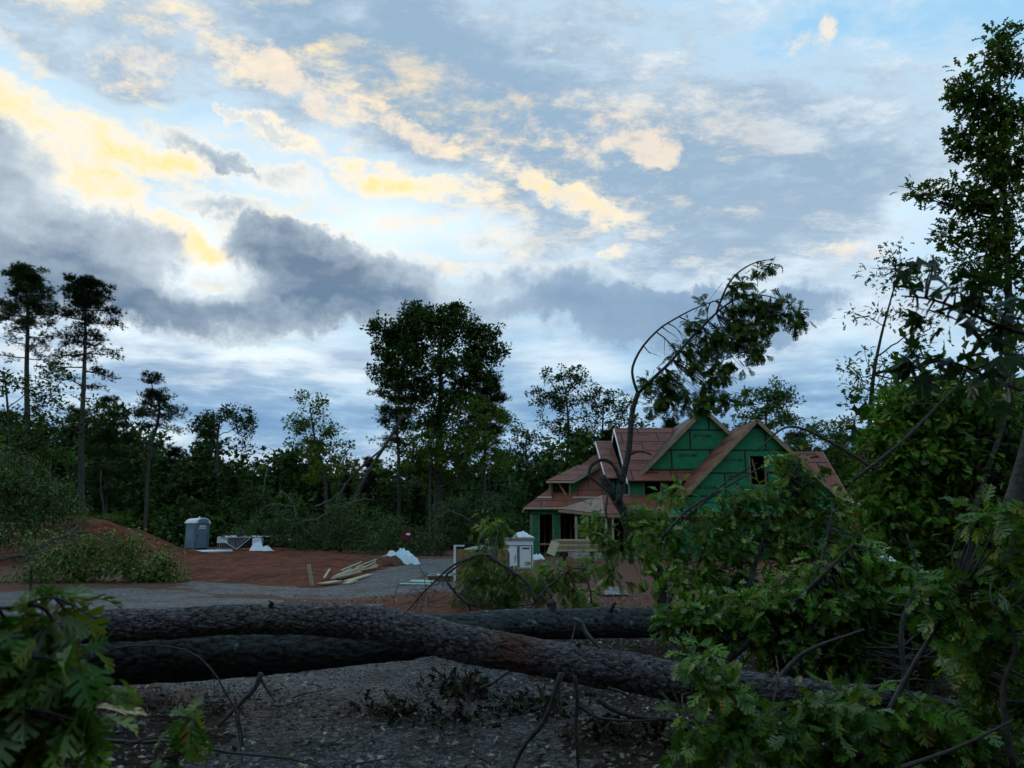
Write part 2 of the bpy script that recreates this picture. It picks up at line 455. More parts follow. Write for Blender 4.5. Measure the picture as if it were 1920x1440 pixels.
def _pinebark(t):
    at = t.n.new('ShaderNodeAttribute'); at.attribute_name = 'crack'
    rd = t.n.new('ShaderNodeAttribute'); rd.attribute_name = 'rust'
    cell = t.n.new('ShaderNodeAttribute'); cell.attribute_name = 'cell'
    n = t.noise(t.mapping(t.pos, scale=(1, 3, 3)), 22, 6, .7)
    c = t.ramp(n, [(.32, (.030, .027, .027)), (.5, (.135, .122, .118)), (.68, (.40, .37, .365))])
    c = t.mix(cell.outputs['Fac'], c, t.mix(1.0, c, (.72, .66, .66), 'MULTIPLY'))
    c = t.mix(t.math('MULTIPLY', rd.outputs['Fac'], t.maprange(n, .3, .6, .35, .95)), c, (.17, .062, .028))
    c = t.mix(t.math('MULTIPLY', t.maprange(at.outputs['Fac'], .0, .22, 1.0, 0.0), t.maprange(n, .3, .66, 1.0, .5)), c, (.016, .012, .011))
    setb(t, c, .92, .12); bump(t, t.math('ADD', n, t.noise(t.mapping(t.pos, scale=(1, 2, 2)), 55, 6, .75)), 1.0, .022)
M_PINELOG = material('pine_bark', _pinebark)
def _oakbark(t):
    at = t.n.new('ShaderNodeAttribute'); at.attribute_name = 'crack'
    n = t.noise(t.mapping(t.pos, scale=(.6, 2, 2)), 18, 6, .7)
    c = t.ramp(n, [(.25, (.022, .024, .023)), (.55, (.060, .066, .062)), (.8, (.105, .118, .112))])
    lich = t.math('MULTIPLY', t.maprange(t.noise(t.pos, 5.5, 3, .6), .60, .66, 0, 1), t.maprange(t.noise(t.pos, 30, 3, .6), .42, .55, 0, .8))
    c = t.mix(lich, c, (.20, .26, .24))
    c = t.mix(t.maprange(at.outputs['Fac'], .0, .3, .95, 0.0), c, (.010, .010, .009))
    setb(t, c, .92, .2); bump(t, t.noise(t.mapping(t.pos, scale=(.7, 2, 2)), 48, 6, .75), .8, .012)
M_OAKLOG = material('oak_bark', _oakbark)

def _soil(t):
    n = t.noise(t.pos, .35, 5, .6); f = t.noise(t.pos, 4.5, 6, .68); g = t.noise(t.pos, 26, 4, .6)
    c = t.ramp(f, [(.28, (.055, .023, .013)), (.5, (.145, .054, .030)), (.72, (.23, .092, .055))])
    c = t.mix(t.maprange(n, .44, .60, 0, .75), c, t.ramp(g, [(.3, (.045, .033, .024)), (.7, (.125, .095, .070))]))
    setb(t, c, .95, .15); bump(t, t.math('ADD', f, t.math('MULTIPLY', g, .35)), 1.0, .10)
M_SOIL = material('red_soil', _soil)
def _clay(t):
    f = t.noise(t.mapping(t.pos, scale=(1, 1, 1)), 3.2, 6, .66); g = t.noise(t.pos, 22, 4, .65); n = t.noise(t.pos, .6, 3, .6)
    c = t.ramp(f, [(.30, (.062, .016, .007)), (.5, (.205, .054, .023)), (.70, (.33, .105, .052))])
    c = t.mix(t.maprange(n, .46, .60, 0, .7), c, (.075, .030, .019))
    setb(t, c, .95, .15); bump(t, t.math('ADD', f, t.math('MULTIPLY', g, .4)), 1.0, .30)
M_CLAY = material('red_clay', _clay)
def _gravel(t):
    v = t.voronoi(t.pos, 27, 'F1', 1); d = t.voronoi(t.pos, 27, 'F1', 0); d2 = t.voronoi(t.pos, 70, 'F1', 0)
    sp = t.n.new('ShaderNodeSeparateColor'); t.link(v, sp.inputs[0])
    c = t.ramp(sp.outputs[0], [(0, (.050, .049, .048)), (.6, (.135, .134, .132)), (.93, (.23, .225, .215)), (1, (.38, .36, .33))])
    n = t.noise(t.pos, .9, 5, .62)
    c = t.mix(t.maprange(n, .46, .66, 0, .85), c, t.ramp(t.noise(t.pos, 14, 4, .6), [(.3, (.055, .034, .026)), (.7, (.15, .098, .074))]))
    c = t.mix(t.maprange(t.noise(t.pos, 3.1, 4, .6), .54, .66, 0, .6), c, (.058, .052, .047))
    setb(t, c, .9, .25)
    bump(t, t.math('ADD', t.math('MULTIPLY', d, -1.0), t.math('ADD', t.math('MULTIPLY', d2, -.4), t.math('MULTIPLY', t.noise(t.pos, 5, 4, .6), 1.3))), .9, .035)
M_GRAVEL = material('gravel', _gravel)
def _stone(t):
    c = t.ramp(rnd(t), [(0, (.055, .056, .060)), (.6, (.14, .145, .15)), (.95, (.23, .23, .225)), (1, (.30, .27, .23))])
    setb(t, c, .85, .3)
M_STONE = material('stone_chips', _stone)
def _litter(t):
    c = t.ramp(rnd(t), [(0, (.055, .035, .024)), (.4, (.12, .085, .058)), (.7, (.25, .20, .145)), (.88, (.42, .37, .29)), (.93, (.06, .10, .035)), (1, (.08, .12, .05))])
    setb(t, c, .8, .3)
M_LITTER = material('leaf_litter', _litter)

def board_mat(name, a, b, rough=.75, scale=6):
    def f(t):
        k = rnd(t)
        n = t.noise(t.tc.outputs['Object'], scale, 4, .6)
        n2 = t.noise(t.tc.outputs['Object'], scale * 9, 3, .6)
        c = t.ramp(t.math('ADD', t.math('MULTIPLY', n, .6), t.math('MULTIPLY', n2, .4)), [(.3, a), (.7, b)])
        c = t.mix(t.math('MULTIPLY', k, .35), c, t.mix(1.0, c, (.55, .55, .55), 'MULTIPLY'))
        setb(t, c, rough, .3); bump(t, n2, .25, .01)
    return material(name, f)
M_GREEN = board_mat('green_sheathing', (.003, .120, .046), (.010, .200, .082), .62, 3)
M_RED = board_mat('red_sheathing', (.140, .040, .022), (.250, .082, .048), .66, 2)
M_LUMBER = board_mat('lumber', (.19, .12, .060), (.36, .25, .14), .75, 4)
M_LUMBER2 = board_mat('pale_lumber', (.30, .235, .14), (.50, .41, .27), .75, 4)
M_OSB = board_mat('raw_panel', (.20, .11, .045), (.36, .22, .10), .8, 10)
M_TAPE = board_mat('seam_tape', (.008, .008, .008), (.016, .016, .016), .6, 4)
M_WHITE = board_mat('white_sheet', (.58, .62, .64), (.74, .77, .78), .5, 2)
M_WHITE2 = board_mat('white_plastic', (.66, .69, .70), (.78, .80, .80), .4, 2)
M_CYAN = board_mat('blue_white_tarp', (.50, .64, .68), (.68, .78, .80), .45, 2)
M_BLUE = board_mat('blue_plastic', (.090, .150, .180), (.115, .185, .215), .5, 1.5)
M_BLUED = board_mat('blue_plastic_door', (.115, .190, .225), (.145, .225, .26), .5, 1.5)
M_REDP2 = board_mat('lit_pale_red_sheathing', (.26, .15, .12), (.38, .25, .20), .66, 2)  # paler red copy; light on the porch's left facet is painted in
M_DARK = board_mat('dark_interior', (.012, .010, .009), (.03, .024, .018), .9, 4)  # near-black; in the house openings it stands in for shade
M_REDP = board_mat('red_paint', (.085, .008, .010), (.13, .012, .014), .5, 2)
M_GLAZE = board_mat('pale_green_sheet', (.27, .42, .34), (.38, .52, .44), .6, 3)
M_CONC = board_mat('concrete', (.22, .21, .20), (.34, .33, .31), .9, 3)
def _net(t):
    n = t.noise(t.tc.outputs['Object'], 40, 3, .6)
    setb(t, t.ramp(n, [(.3, (.30, .32, .34)), (.7, (.52, .55, .57))]), .45, .4)
M_NET = material('stretch_film', _net)

# ------------------------------------------------------------------ ground
def inpoly(x, y, poly):
    r = np.zeros(x.shape, bool); n = len(poly)
    for i in range(n):
        x1, y1 = poly[i]; x2, y2 = poly[(i + 1) % n]
        c = ((y1 > y) != (y2 > y)) & (x < (x2 - x1) * (y - y1) / ((y2 - y1) + 1e-12) + x1)
        r ^= c
    return r
def polydist(x, y, poly):
    """signed distance, positive inside"""
    d = np.full(x.shape, 1e9); n = len(poly)
    for i in range(n):
        a = np.array(poly[i]); b = np.array(poly[(i + 1) % n]); e = b - a
        t = np.clip(((x - a[0]) * e[0] + (y - a[1]) * e[1]) / (e @ e), 0, 1)
        d = np.minimum(d, np.hypot(x - a[0] - t * e[0], y - a[1] - t * e[1]))
    return np.where(inpoly(x, y, poly), d, -d)
def gpoly(lst): return [tuple(G(a, b)[:2]) for a, b in lst]
PAD = gpoly([(335, 1086), (480, 1092), (588, 1099), (640, 1086), (690, 1064), (700, 1049), (640, 1040), (560, 1033), (520, 1030.5), (420, 1029.5), (300, 1030), (330, 1046)])
MOUNDS = [(-23.4, 41.5, 4.6, 4.0, 1.80), (-30.5, 43, 6, 5, 1.6), (-19.6, 42.0, 2.2, 2.6, .45), (G(822, 1135)[0], G(822, 1135)[1], 1.6, 1.4, .30)]
def height(x, y):
    z = .05 * fbm(np.stack([x * .25, y * .25, 0 * x], -1), 3) + .018 * fbm(np.stack([x * 1.7, y * 1.7, 0 * x + 4], -1), 3)
    sd = polydist(x, y, PAD) + .5 * fbm(np.stack([x * .6, y * .6, 0 * x + 9], -1), 3)
    k = np.clip(sd / 1.6 + .15, 0, 1); k = k * k * (3 - 2 * k)
    z = z + .20 * k + k * .11 * fbm(np.stack([x * 1.1, y * 1.1, 0 * x + 2], -1), 4, .6)
    z = z - .10 * np.exp(-((np.hypot(x + 8.0, y - 30)) / 4.0) ** 2)
    q = fbm(np.stack([x * .75, y * .75, 0 * x + 3], -1), 5, .6)
    for cx, cy, rx, ry, h in MOUNDS:
        r = np.hypot((x - cx) / rx, (y - cy) / ry)
        z = z + h * np.clip(1.15 * np.exp(-1.3 * r ** 2) + .17 * q * np.exp(-.6 * r ** 2), 0, 2)
    return z
def hz(x, y): return float(height(np.array([float(x)]), np.array([float(y)]))[0])

def axis(spec):
    return np.unique(np.concatenate([np.arange(a, b, s) for a, b, s in spec]))
gx = axis([(-900, -120, 60), (-120, -45, 5), (-45, -12, .45), (-12, 12, .16), (12, 40, .8), (40, 120, 6), (120, 901, 60)])
gy = axis([(-120, 0, 12), (0, 3, .6), (3, 16, .14), (16, 58, .36), (58, 90, 2), (90, 160, 8), (160, 1500, 90)])
X, Yg = np.meshgrid(gx, gy, indexing='ij')
Z = height(X, Yg)
def grid_mesh(name, X, Y, Z, keep=None):
    n, m = X.shape
    V = np.stack([X, Y, Z], -1).reshape(-1, 3)
    i, j = np.meshgrid(np.arange(n - 1), np.arange(m - 1), indexing='ij')
    a = i * m + j
    Q = np.stack([a, a + m, a + m + 1, a + 1], -1).reshape(-1, 4)
    if keep is not None:
        Q = Q[keep.reshape(-1)]
        u, inv = np.unique(Q, return_inverse=True); V = V[u]; Q = inv.reshape(-1, 4)
    return build_mesh(name, V, Q=Q, smooth=True)
struct('ground', grid_mesh('ground', X, Yg, Z), M_SOIL)

# red clay pad and spoil heap as sheets of their own just above the ground
def sheet(name, x0, x1, y0, y1, step, fn, mat, lift, stepy=None):
    X, Y = np.meshgrid(np.arange(x0, x1, step), np.arange(y0, y1, stepy or step), indexing='ij')
    k = fn(X, Y)
    Z = height(X, Y) + lift * np.clip(k * 3, -1.5, 1)           # the rim dips below the ground
    keep = (k[:-1, :-1] > -.3) & (k[1:, 1:] > -.3) & (k[1:, :-1] > -.3) & (k[:-1, 1:] > -.3)
    return struct(name, grid_mesh(name, X, Y, Z, keep), mat)
nz = lambda X, Y, s, o: fbm(np.stack([X * s, Y * s, 0 * X + o], -1), 4)
sheet('clay_pad', -26, -3, 20, 66, .22, lambda X, Y: polydist(X, Y, PAD) + .8 * nz(X, Y, .7, 1) + .5, M_CLAY, .025)
sheet('dirt_mound', -42, -13, 33, 51, .3,
      lambda X, Y: np.max([1.55 - np.hypot((X - a) / b, (Y - c) / d) for a, c, b, d, h in MOUNDS[:3]], axis=0) + .3 * nz(X, Y, .5, 6), M_CLAY, .025)
ROAD = [gpoly([(150, 1106), (345, 1104), (430, 1118), (560, 1131), (720, 1142), (760, 1170), (1000, 1230), (1080, 1290), (1150, 1440), (1000, 1700), (340, 1700), (330, 1400), (420, 1320), (300, 1250), (120, 1200), (-200, 1180), (-200, 1118)]),
        gpoly([(330, 1086), (480, 1093), (590, 1101), (640, 1097), (700, 1072), (730, 1062), (790, 1048), (862, 1048), (880, 1075), (850, 1118), (760, 1113), (640, 1124), (520, 1118), (420, 1112), (330, 1106)])]
def roadk(X, Y):
    return np.maximum(polydist(X, Y, ROAD[0]), polydist(X, Y, ROAD[1])) + .75 * nz(X, Y, .8, 12) + .40 * nz(X, Y, 3.1, 5)
def _shademud(t):
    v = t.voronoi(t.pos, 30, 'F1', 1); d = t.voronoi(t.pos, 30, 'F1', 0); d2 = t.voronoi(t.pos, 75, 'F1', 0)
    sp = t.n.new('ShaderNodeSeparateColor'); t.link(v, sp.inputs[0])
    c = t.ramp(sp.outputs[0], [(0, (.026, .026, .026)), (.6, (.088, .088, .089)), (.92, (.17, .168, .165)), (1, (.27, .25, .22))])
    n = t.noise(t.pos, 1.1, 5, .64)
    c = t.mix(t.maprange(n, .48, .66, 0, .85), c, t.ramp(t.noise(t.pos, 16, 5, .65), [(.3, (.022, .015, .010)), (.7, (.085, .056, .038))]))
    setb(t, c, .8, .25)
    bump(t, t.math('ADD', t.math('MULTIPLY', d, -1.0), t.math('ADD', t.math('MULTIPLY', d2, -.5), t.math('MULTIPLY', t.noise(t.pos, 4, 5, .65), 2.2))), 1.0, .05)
M_SHADEMUD = material('shaded_muddy_gravel', _shademud)  # muddy gravel copy, darkened further: foreground shade painted into its colour
def _shadefloor(t):
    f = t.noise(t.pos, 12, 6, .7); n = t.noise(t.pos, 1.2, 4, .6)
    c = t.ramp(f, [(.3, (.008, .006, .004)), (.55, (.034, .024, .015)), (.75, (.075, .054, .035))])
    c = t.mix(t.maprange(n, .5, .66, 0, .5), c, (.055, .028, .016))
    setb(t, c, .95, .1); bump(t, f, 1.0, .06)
M_SHADEFLOOR = material('shaded_leaf_mould', _shadefloor)  # dark litter with the shade under the thicket painted into its colour
sheet('gravel_driveway', -16, 4.5, 11.6, 48, .13, lambda X, Y: np.minimum(roadk(X, Y), (Y - 13 + .8 * nz(X, Y, .8, 21)) * .6), M_GRAVEL, .022, .16)
sheet('shaded_muddy_gravel', -8, 4.5, 3.2, 15, .10, lambda X, Y: np.minimum(roadk(X, Y), (13.4 - Y + .8 * nz(X, Y, .8, 21)) * .6), M_SHADEMUD, .018, .12)
sheet('shaded_forest_floor', -9, 14, 2.0, 14.5, .16, lambda X, Y: np.minimum(-roadk(X, Y) + .25, np.where(X > 0, 3.0, .9 - np.abs(Y - 5.5) * .3) + .5 * nz(X, Y, .7, 30) - np.maximum(0, Y - 12) * .8), M_SHADEFLOOR, .014)

# ------------------------------------------------------------------ fallen logs
def bark_log(name, label, pts, rad, mat, plate=(.055, .11), depth=.02, nl=420, nk=72, rust=None, group=None, bend_noise=.02, seed=1, cat='log'):
    r_ = np.random.default_rng(seed)
    path = smooth_path(pts, nl)
    path = path + bend_noise * fbm(np.stack([np.linspace(0, 9, nl)] * 3, -1) + np.array([0, 17, 31]) + seed, 3)[:, None]
    L = np.concatenate([[0], np.cumsum(np.linalg.norm(np.diff(path, axis=0), axis=1))])
    R = np.interp(np.linspace(0, 1, nl), np.linspace(0, 1, len(rad)), rad)
    V, Q, T = tube(path, R, nk, True)
    side = V[:nl * nk].reshape(nl, nk, 3)
    nrm = side - path[:, None]; nrm /= np.linalg.norm(nrm, axis=2)[..., None]
    circ = 2 * math.pi * float(np.mean(R))
    uu = np.arange(nk) / nk * circ
    U, S = np.meshgrid(uu, L, indexing='xy')
    # irregular plates: nearest and second nearest of jittered sites
    ns = max(2, int(L[-1] / plate[1])); nc = max(3, int(circ / plate[0]))
    gs, gu = np.meshgrid(np.arange(ns), np.arange(nc), indexing='ij')
    ss = (gs + .5 + (gu % 2) * .5 + r_.uniform(-.42, .42, gs.shape)) * L[-1] / ns
    su = (gu + .5 + r_.uniform(-.42, .42, gu.shape)) * circ / nc
    hgt = r_.random(gs.shape)
    qs = S + .55 * plate[1] * fbm(np.stack([S * 11, U * 16, 0 * S], -1), 4, .6); qu = U + .75 * plate[0] * fbm(np.stack([S * 10, U * 18, 0 * S + 8], -1), 4, .6)
    ci = np.floor(qs / (L[-1] / ns)).astype(int); cj = np.floor(qu / (circ / nc)).astype(int)
    f1 = np.full(S.shape, 9.); f2 = np.full(S.shape, 9.); hh = np.zeros(S.shape)
    for a in (-2, -1, 0, 1, 2):
        for b in (-2, -1, 0, 1, 2):
            ii = np.clip(ci + a, 0, ns - 1); jj = (cj + b) % nc
            du = np.abs(qu - su[ii, jj]); du = np.minimum(du, circ - np.minimum(du, circ))
            d = np.hypot((qs - ss[ii, jj]) / plate[1], du / plate[0])
            n1 = d < f1
            f2 = np.where(n1, f1, np.minimum(f2, np.where(d > f1 + 1e-9, d, f2))); hh = np.where(n1, hgt[ii, jj], hh); f1 = np.where(n1, d, f1)
    crack = np.clip(f2 - f1, 0, 1)
    disp = depth * (np.clip(crack / .35, 0, 1) ** .6 - .55 + .75 * (hh - .5)) + depth * .5 * fbm(np.stack([S * 25, U * 40, 0 * S], -1), 3)
    big = .10 * R[:, None] * fbm(np.stack([S * 1.6, np.cos(U / circ * 6.28) * 1.2, np.sin(U / circ * 6.28) * 1.2], -1) + seed, 3)
    side = side + nrm * (disp + big)[..., None]
    V[:nl * nk] = side.reshape(-1, 3)
    org = V[:nl * nk].reshape(-1, 3).mean(0); org[2] = V[:, 2].min()
    t = thing(name, label, cat, org, group)
    me = build_mesh('bark', V - org, T, Q, True)
    for an, arr in (('crack', crack), ('cell', np.clip((hh - .5) * 2, 0, 1)), ('rust', np.zeros(S.shape) if rust is None else rust(S / L[-1], U / circ))):
        at = me.attributes.new(an, 'FLOAT', 'POINT')
        at.data.foreach_set('value', np.concatenate([np.asarray(arr, np.float32).reshape(-1), np.zeros(2, np.float32)]))
    obj('bark', me, mat, t)
    return t, path, R

def logpts(lst, Y0, Y1):
    n = len(lst)
    return [P(a, b, Y0 + (Y1 - Y0) * i / (n - 1)) for i, (a, b) in enumerate(lst)]
LA, LA_path, LA_R = bark_log('fallen_pine_log', 'long grey pine log arching over the thicker mossy log in the foreground',
    [P(-260, 1215, 7.2), P(-40, 1190, 7.1)] + logpts([(170, 1176), (300, 1170), (430, 1163), (560, 1160), (680, 1166), (760, 1182), (850, 1203), (960, 1224), (1080, 1246), (1200, 1266), (1300, 1280), (1420, 1294), (1540, 1305), (1640, 1310), (1740, 1318), (1850, 1335)], 7.0, 5.2),
    [.15, .145, .132, .124, .118, .117, .124, .135, .140, .138, .136, .134, .134, .132, .122, .105, .085, .06, .045, .03], M_PINELOG, (.036, .095), .011, 780, 92,
    rust=lambda s, u: np.clip(1 - np.abs(s - .655) / .035, 0, 1) * .95, seed=4)
LB, LB_path, LB_R = bark_log('fallen_oak_log', 'thick dark mossy log lying just under the arching pine log at left',
    [P(-300, 1262, 7.9), P(0, 1246, 7.7), P(180, 1236, 7.6), P(400, 1222, 7.5), P(600, 1208, 7.5), P(800, 1192, 7.7), P(930, 1184, 8.1)],
    [.25, .245, .24, .23, .22, .19, .15], M_OAKLOG, (.040, .20), .012, 430, 80, seed=9)
LC, LC_path, LC_R = bark_log('fallen_oak_log', 'dark rough log behind the arching log, half buried in broken oak branches',
    [P(800, 1180, 9.9), P(900, 1172, 10.0), P(1040, 1170, 10.2), P(1160, 1168, 10.5), P(1280, 1170, 10.8), P(1420, 1178, 11)],
    [.12, .17, .185, .185, .18, .16], M_OAKLOG, (.036, .20), .010, 300, 64, seed=15)

def stubs(log, path, R, lst, mat, seed):
    r_ = np.random.default_rng(seed)
    for f, ang, L, rr in lst:
        i = int(f * (len(path) - 2)); d = path[i + 1] - path[i]; d = d / np.linalg.norm(d)
        u = np.cross(d, (0, 0, 1.)); u /= np.linalg.norm(u); w = np.cross(u, d)
        v = math.cos(ang) * w + math.sin(ang) * u + d * .35
        a = path[i] + v * R[i] * .55; b_ = a + v * (R[i] * .5 + L)
        p = np.linspace(a, b_, 7) + r_.normal(size=(7, 3)) * .006
        rad = np.array([rr * 1.7, rr * 1.3, rr, rr * .95, rr * .9, rr * .85, rr * .4]) * (1 + .15 * r_.normal(size=7))
        mb = MB(); mb.tube(p, rad, 9); part('branch_stub', mb, mat, log, True)
stubs(LA, LA_path, LA_R, [(.27, .5, .05, .026), (.43, -1.3, .06, .03), (.585, .2, .03, .022), (.70, .9, .10, .022), (.36, 2.2, .05, .02)], M_BARK, 1)
stubs(LB, LB_path, LB_R, [(.52, -1.4, .05, .03), (.62, -2.2, .09, .035), (.42, -1.9, .04, .03)], M_BARK, 2)
stubs(LC, LC_path, LC_R, [(.38, -.2, .10, .06), (.55, .6, .12, .03)], M_BARK, 3)

# ------------------------------------------------------------------ house under construction
HO = A3(10.5, 50, 0)
house = thing('house', 'unfinished house with red roof sheathing and green wall panels behind the broken trees', 'house', HO)
def clip(poly, a, b, c):
    """keep a*u+b*v<=c"""
    out = []
    for i in range(len(poly)):
        p, q = poly[i], poly[(i + 1) % len(poly)]
        dp, dq = a * p[0] + b * p[1] - c, a * q[0] + b * q[1] - c
        if dp <= 0: out.append(p)
        if (dp < 0 < dq) or (dq < 0 < dp):
            t = dp / (dp - dq); out.append((p[0] + t * (q[0] - p[0]), p[1] + t * (q[1] - p[1])))
    return out
def area(p): return .5 * sum(p[i][0] * p[(i + 1) % len(p)][1] - p[(i + 1) % len(p)][0] * p[i][1] for i in range(len(p)))
def prism(mb, poly, O, U, V, N, z0, z1):
    n = len(poly)
    b = np.array([O + U * p[0] + V * p[1] + N * z0 for p in poly]); t = b + N * (z1 - z0)
    T = [(0, i + 1, i) for i in range(1, n - 1)] + [(n, n + i, n + i + 1) for i in range(1, n - 1)]
    Q = [(i, (i + 1) % n, n + (i + 1) % n, n + i) for i in range(n)]
    mb.add(np.concatenate([b, t]), T, Q)
text_me = {}
def text_mesh(s, size):
    if (s, size) not in text_me:
        cu = bpy.data.curves.new('print', 'FONT'); cu.body = s; cu.size = size; cu.resolution_u = 1; cu.offset = size * .035
        o = bpy.data.objects.new('print', cu); COL.objects.link(o)
        dg = bpy.context.evaluated_depsgraph_get(); dg.update()
        me = bpy.data.meshes.new_from_object(o.evaluated_get(dg)); me.name = 'printed_text'
        bpy.data.objects.remove(o); me.materials.clear(); me.materials.append(M_TAPE)
        text_me[(s, size)] = me
    return text_me[(s, size)]
def panelled(surface, O, Ux, Vx, regions, mat, row=1.22, wid=2.44, gap=.085, v0=0.0, u0=0.0, piece='panel', prints=None, back=M_TAPE, thick=.016, jit=.0):
    """a sheathed plane: dark taped backing with every sheet proud of it"""
    O = A3(*O); U = A3(*Ux); U /= np.linalg.norm(U); V = A3(*Vx); V = V - U * (V @ U); V /= np.linalg.norm(V)
    N = np.cross(U, V)
    reg2 = []
    for r in regions:
        p = [((A3(*q) - O) @ U, (A3(*q) - O) @ V) for q in r]
        if area(p) < 0: p = p[::-1]
        reg2.append(p)
    mb = MB()
    for p in reg2: prism(mb, p, O, U, V, N, -.05, 0)
    s = part(surface, mb, back, house)
    us = [q[0] for p in reg2 for q in p]; vs = [q[1] for p in reg2 for q in p]
    k0 = math.floor((min(vs) - v0) / row); k1 = math.ceil((max(vs) - v0) / row)
    for k in range(k0, k1):
        off = u0 + (wid / 2 if k % 2 else 0)
        j0 = math.floor((min(us) - off) / wid); j1 = math.ceil((max(us) - off) / wid)
        for j in range(j0, j1):
            a, b = off + j * wid, off + (j + 1) * wid; c, d = v0 + k * row, v0 + (k + 1) * row
            for p in reg2:
                q = p
                for cl in ((-1, 0, -(a + gap / 2)), (1, 0, b - gap / 2), (0, -1, -(c + gap / 2)), (0, 1, d - gap / 2)):
                    q = clip(q, *cl)
                    if len(q) < 3: break
                if len(q) < 3 or abs(area(q)) < .03: continue
                m = MB(); dzp = thick + random.uniform(0, .012)
                prism(m, q, O, U, V, N, .003, dzp)
                part(piece, m, mat, s)
                if prints and abs(area(q)) > .8:
                    txt, size, frac = prints
                    lo = min(z[0] for z in q); hi = max(z[0] for z in q); vt = min(z[1] for z in q); vh = max(z[1] for z in q)
                    vy = vt + (vh - vt) * frac
                    qq = clip(clip(list(q), 0, -1, -vy), 0, 1, vy + size)
                    if len(qq) < 3: continue
                    lo = max(min(z[0] for z in qq if abs(z[1] - e) < 1e-6) for e in (min(z[1] for z in qq), max(z[1] for z in qq)))
                    hi = min(max(z[0] for z in qq if abs(z[1] - e) < 1e-6) for e in (min(z[1] for z in qq), max(z[1] for z in qq)))
                    me = text_mesh(txt, size); w = max(v.co.x for v in me.vertices)
                    if hi - lo < w + .1: continue
                    t = obj('printed_text', me, None, s); t['kind'] = 'stuff'
                    M = Matrix.Identity(4)
                    pos = O + U * (lo + .1 + (hi - lo - w - .2) * random.random()) + V * vy + N * (dzp + .004) - ORG[house.name]
                    for r in range(3):
                        M[r][0], M[r][1], M[r][2], M[r][3] = U[r], V[r], N[r], pos[r]
                    t.matrix_local = M
    return s
def boards(name, lst, mat, w=.14, h=.04, up=(0, 0, 1)):
    for a, b in lst:
        m = MB(); m.bar(A3(*a), A3(*b), w, h, up); part(name, m, mat, house)

# garage gable (A)
AX, AZ, AE_, AL, AR, AY = 14.0, 7.85, 2.60, 8.75, 19.25, 44.0
sl = (AZ - AE_) / (AX - AL)
zc = lambda x: AZ - sl * abs(x - AX) - .10
wz, wx0, wx1, wz0, wz1 = 3.17, 13.55, 14.50, 4.10, 5.80
xw = lambda z: (AZ - .10 - z) / sl
reg = [[(AX - xw(wz), AY, wz), (AX + xw(wz), AY, wz), (AX + xw(wz0), AY, wz0), (AX - xw(wz0), AY, wz0)],
       [(AX - xw(wz0), AY, wz0), (wx0, AY, wz0), (wx0, AY, wz1), (AX - xw(wz1), AY, wz1)],
       [(wx1, AY, wz0), (AX + xw(wz0), AY, wz0), (AX + xw(wz1), AY, wz1), (wx1, AY, wz1)],
       [(AX - xw(wz1), AY, wz1), (AX + xw(wz1), AY, wz1), (AX, AY, AZ - .1)]]
panelled('gable_wall', (AX, AY, 3.17), (1, 0, 0), (0, 0, 1), reg, M_GREEN, 1.30, 2.44, .10, .35, .55, prints=('ZIP SYSTEM', .23, .66))
f = .38
panelled('roof_slope', (AL, AY - f, AE_), (0, 1, 0), (AL - AX, 0, -(AZ - AE_)), [[(AL, AY - f, AE_), (AL, 52, AE_), (AX, 52, AZ), (AX, AY - f, AZ)]], M_RED, 1.22, 2.44, .085, .0, .9, piece='roof_panel', prints=('ZIP SYSTEM', .26, .10))
panelled('roof_slope', (AR, AY - f, AE_), (0, -1, 0), (AR - AX, 0, -(AZ - AE_)), [[(AR, AY - f, AE_), (AR, 52, AE_), (AX, 52, AZ), (AX, AY - f, AZ)]], M_RED, 1.22, 2.44, .085, piece='roof_panel')
yb = AY - f - .03
boards('rake_board', [((AL - .12, yb, AE_ - .16), (AX, yb, AZ - .05)), ((AR + .12, yb, AE_ - .16), (AX + .02, yb, AZ - .05))], M_LUMBER, .05, .22)
# window hole: near-black panels paint the shade of the room behind, frame studs, sill
m = MB(); m.box((14.0, 46.6, 4.45), (3.0, .06, 2.9)); m.box((14, 45.4, 3.05), (7, 2.4, .06)); part('attic_shade_panel', m, M_DARK, house)
boards('window_stud', [((wx0 + .03, AY + .06, wz0), (wx0 + .03, AY + .06, wz1)), ((wx1 - .03, AY + .06, wz0), (wx1 - .03, AY + .06, wz1)), ((wx0, AY + .06, wz0 + .03), (wx1, AY + .06, wz0 + .03)), ((13.8, AY + .3, 5.7), (14.1, AY + .5, 4.5))], M_LUMBER, .06, .10)
# skirt roof below the gable and its fascia
panelled('skirt_roof', (9.0, 43.25, 2.50), (1, 0, 0), (0, .75, .62), [[(8.75, 43.25, 2.50), (19.45, 43.25, 2.50), (19.1, 43.99, 3.115), (9.1, 43.99, 3.115)]], M_GREEN, 1.3, 2.44, .04, 0, .4)
m = MB(); m.bar((8.7, 43.2, 2.42), (19.5, 43.2, 2.42), .05, .16); part('fascia_board', m, M_LUMBER, house)
m = MB(); m.box((14.1, 43.62, 2.38), (10.7, .76, .02)); part('soffit', m, M_OSB, house)
# garage walls below
panelled('garage_wall', (9.1, 44.05, 0), (1, 0, 0), (0, 0, 1), [[(9.1, 44.05, 0), (19.0, 44.05, 0), (19.0, 44.05, 2.45), (9.1, 44.05, 2.45)]], M_GREEN, 1.22, 2.44, .09, .05, .3)
panelled('garage_wall', (9.1, 50, 0), (0, -1, 0), (0, 0, 1), [[(9.1, 50, 0), (9.1, 44.05, 0), (9.1, 44.05, 2.6), (9.1, 50, 2.6)]], M_GREEN, 1.22, 2.44, .09)
panelled('garage_wall', (19.0, 44.05, 0), (0, 1, 0), (0, 0, 1), [[(19, 44.05, 0), (19, 52, 0), (19, 52, 2.6), (19, 44.05, 2.6)]], M_GREEN, 1.22, 2.44, .09)

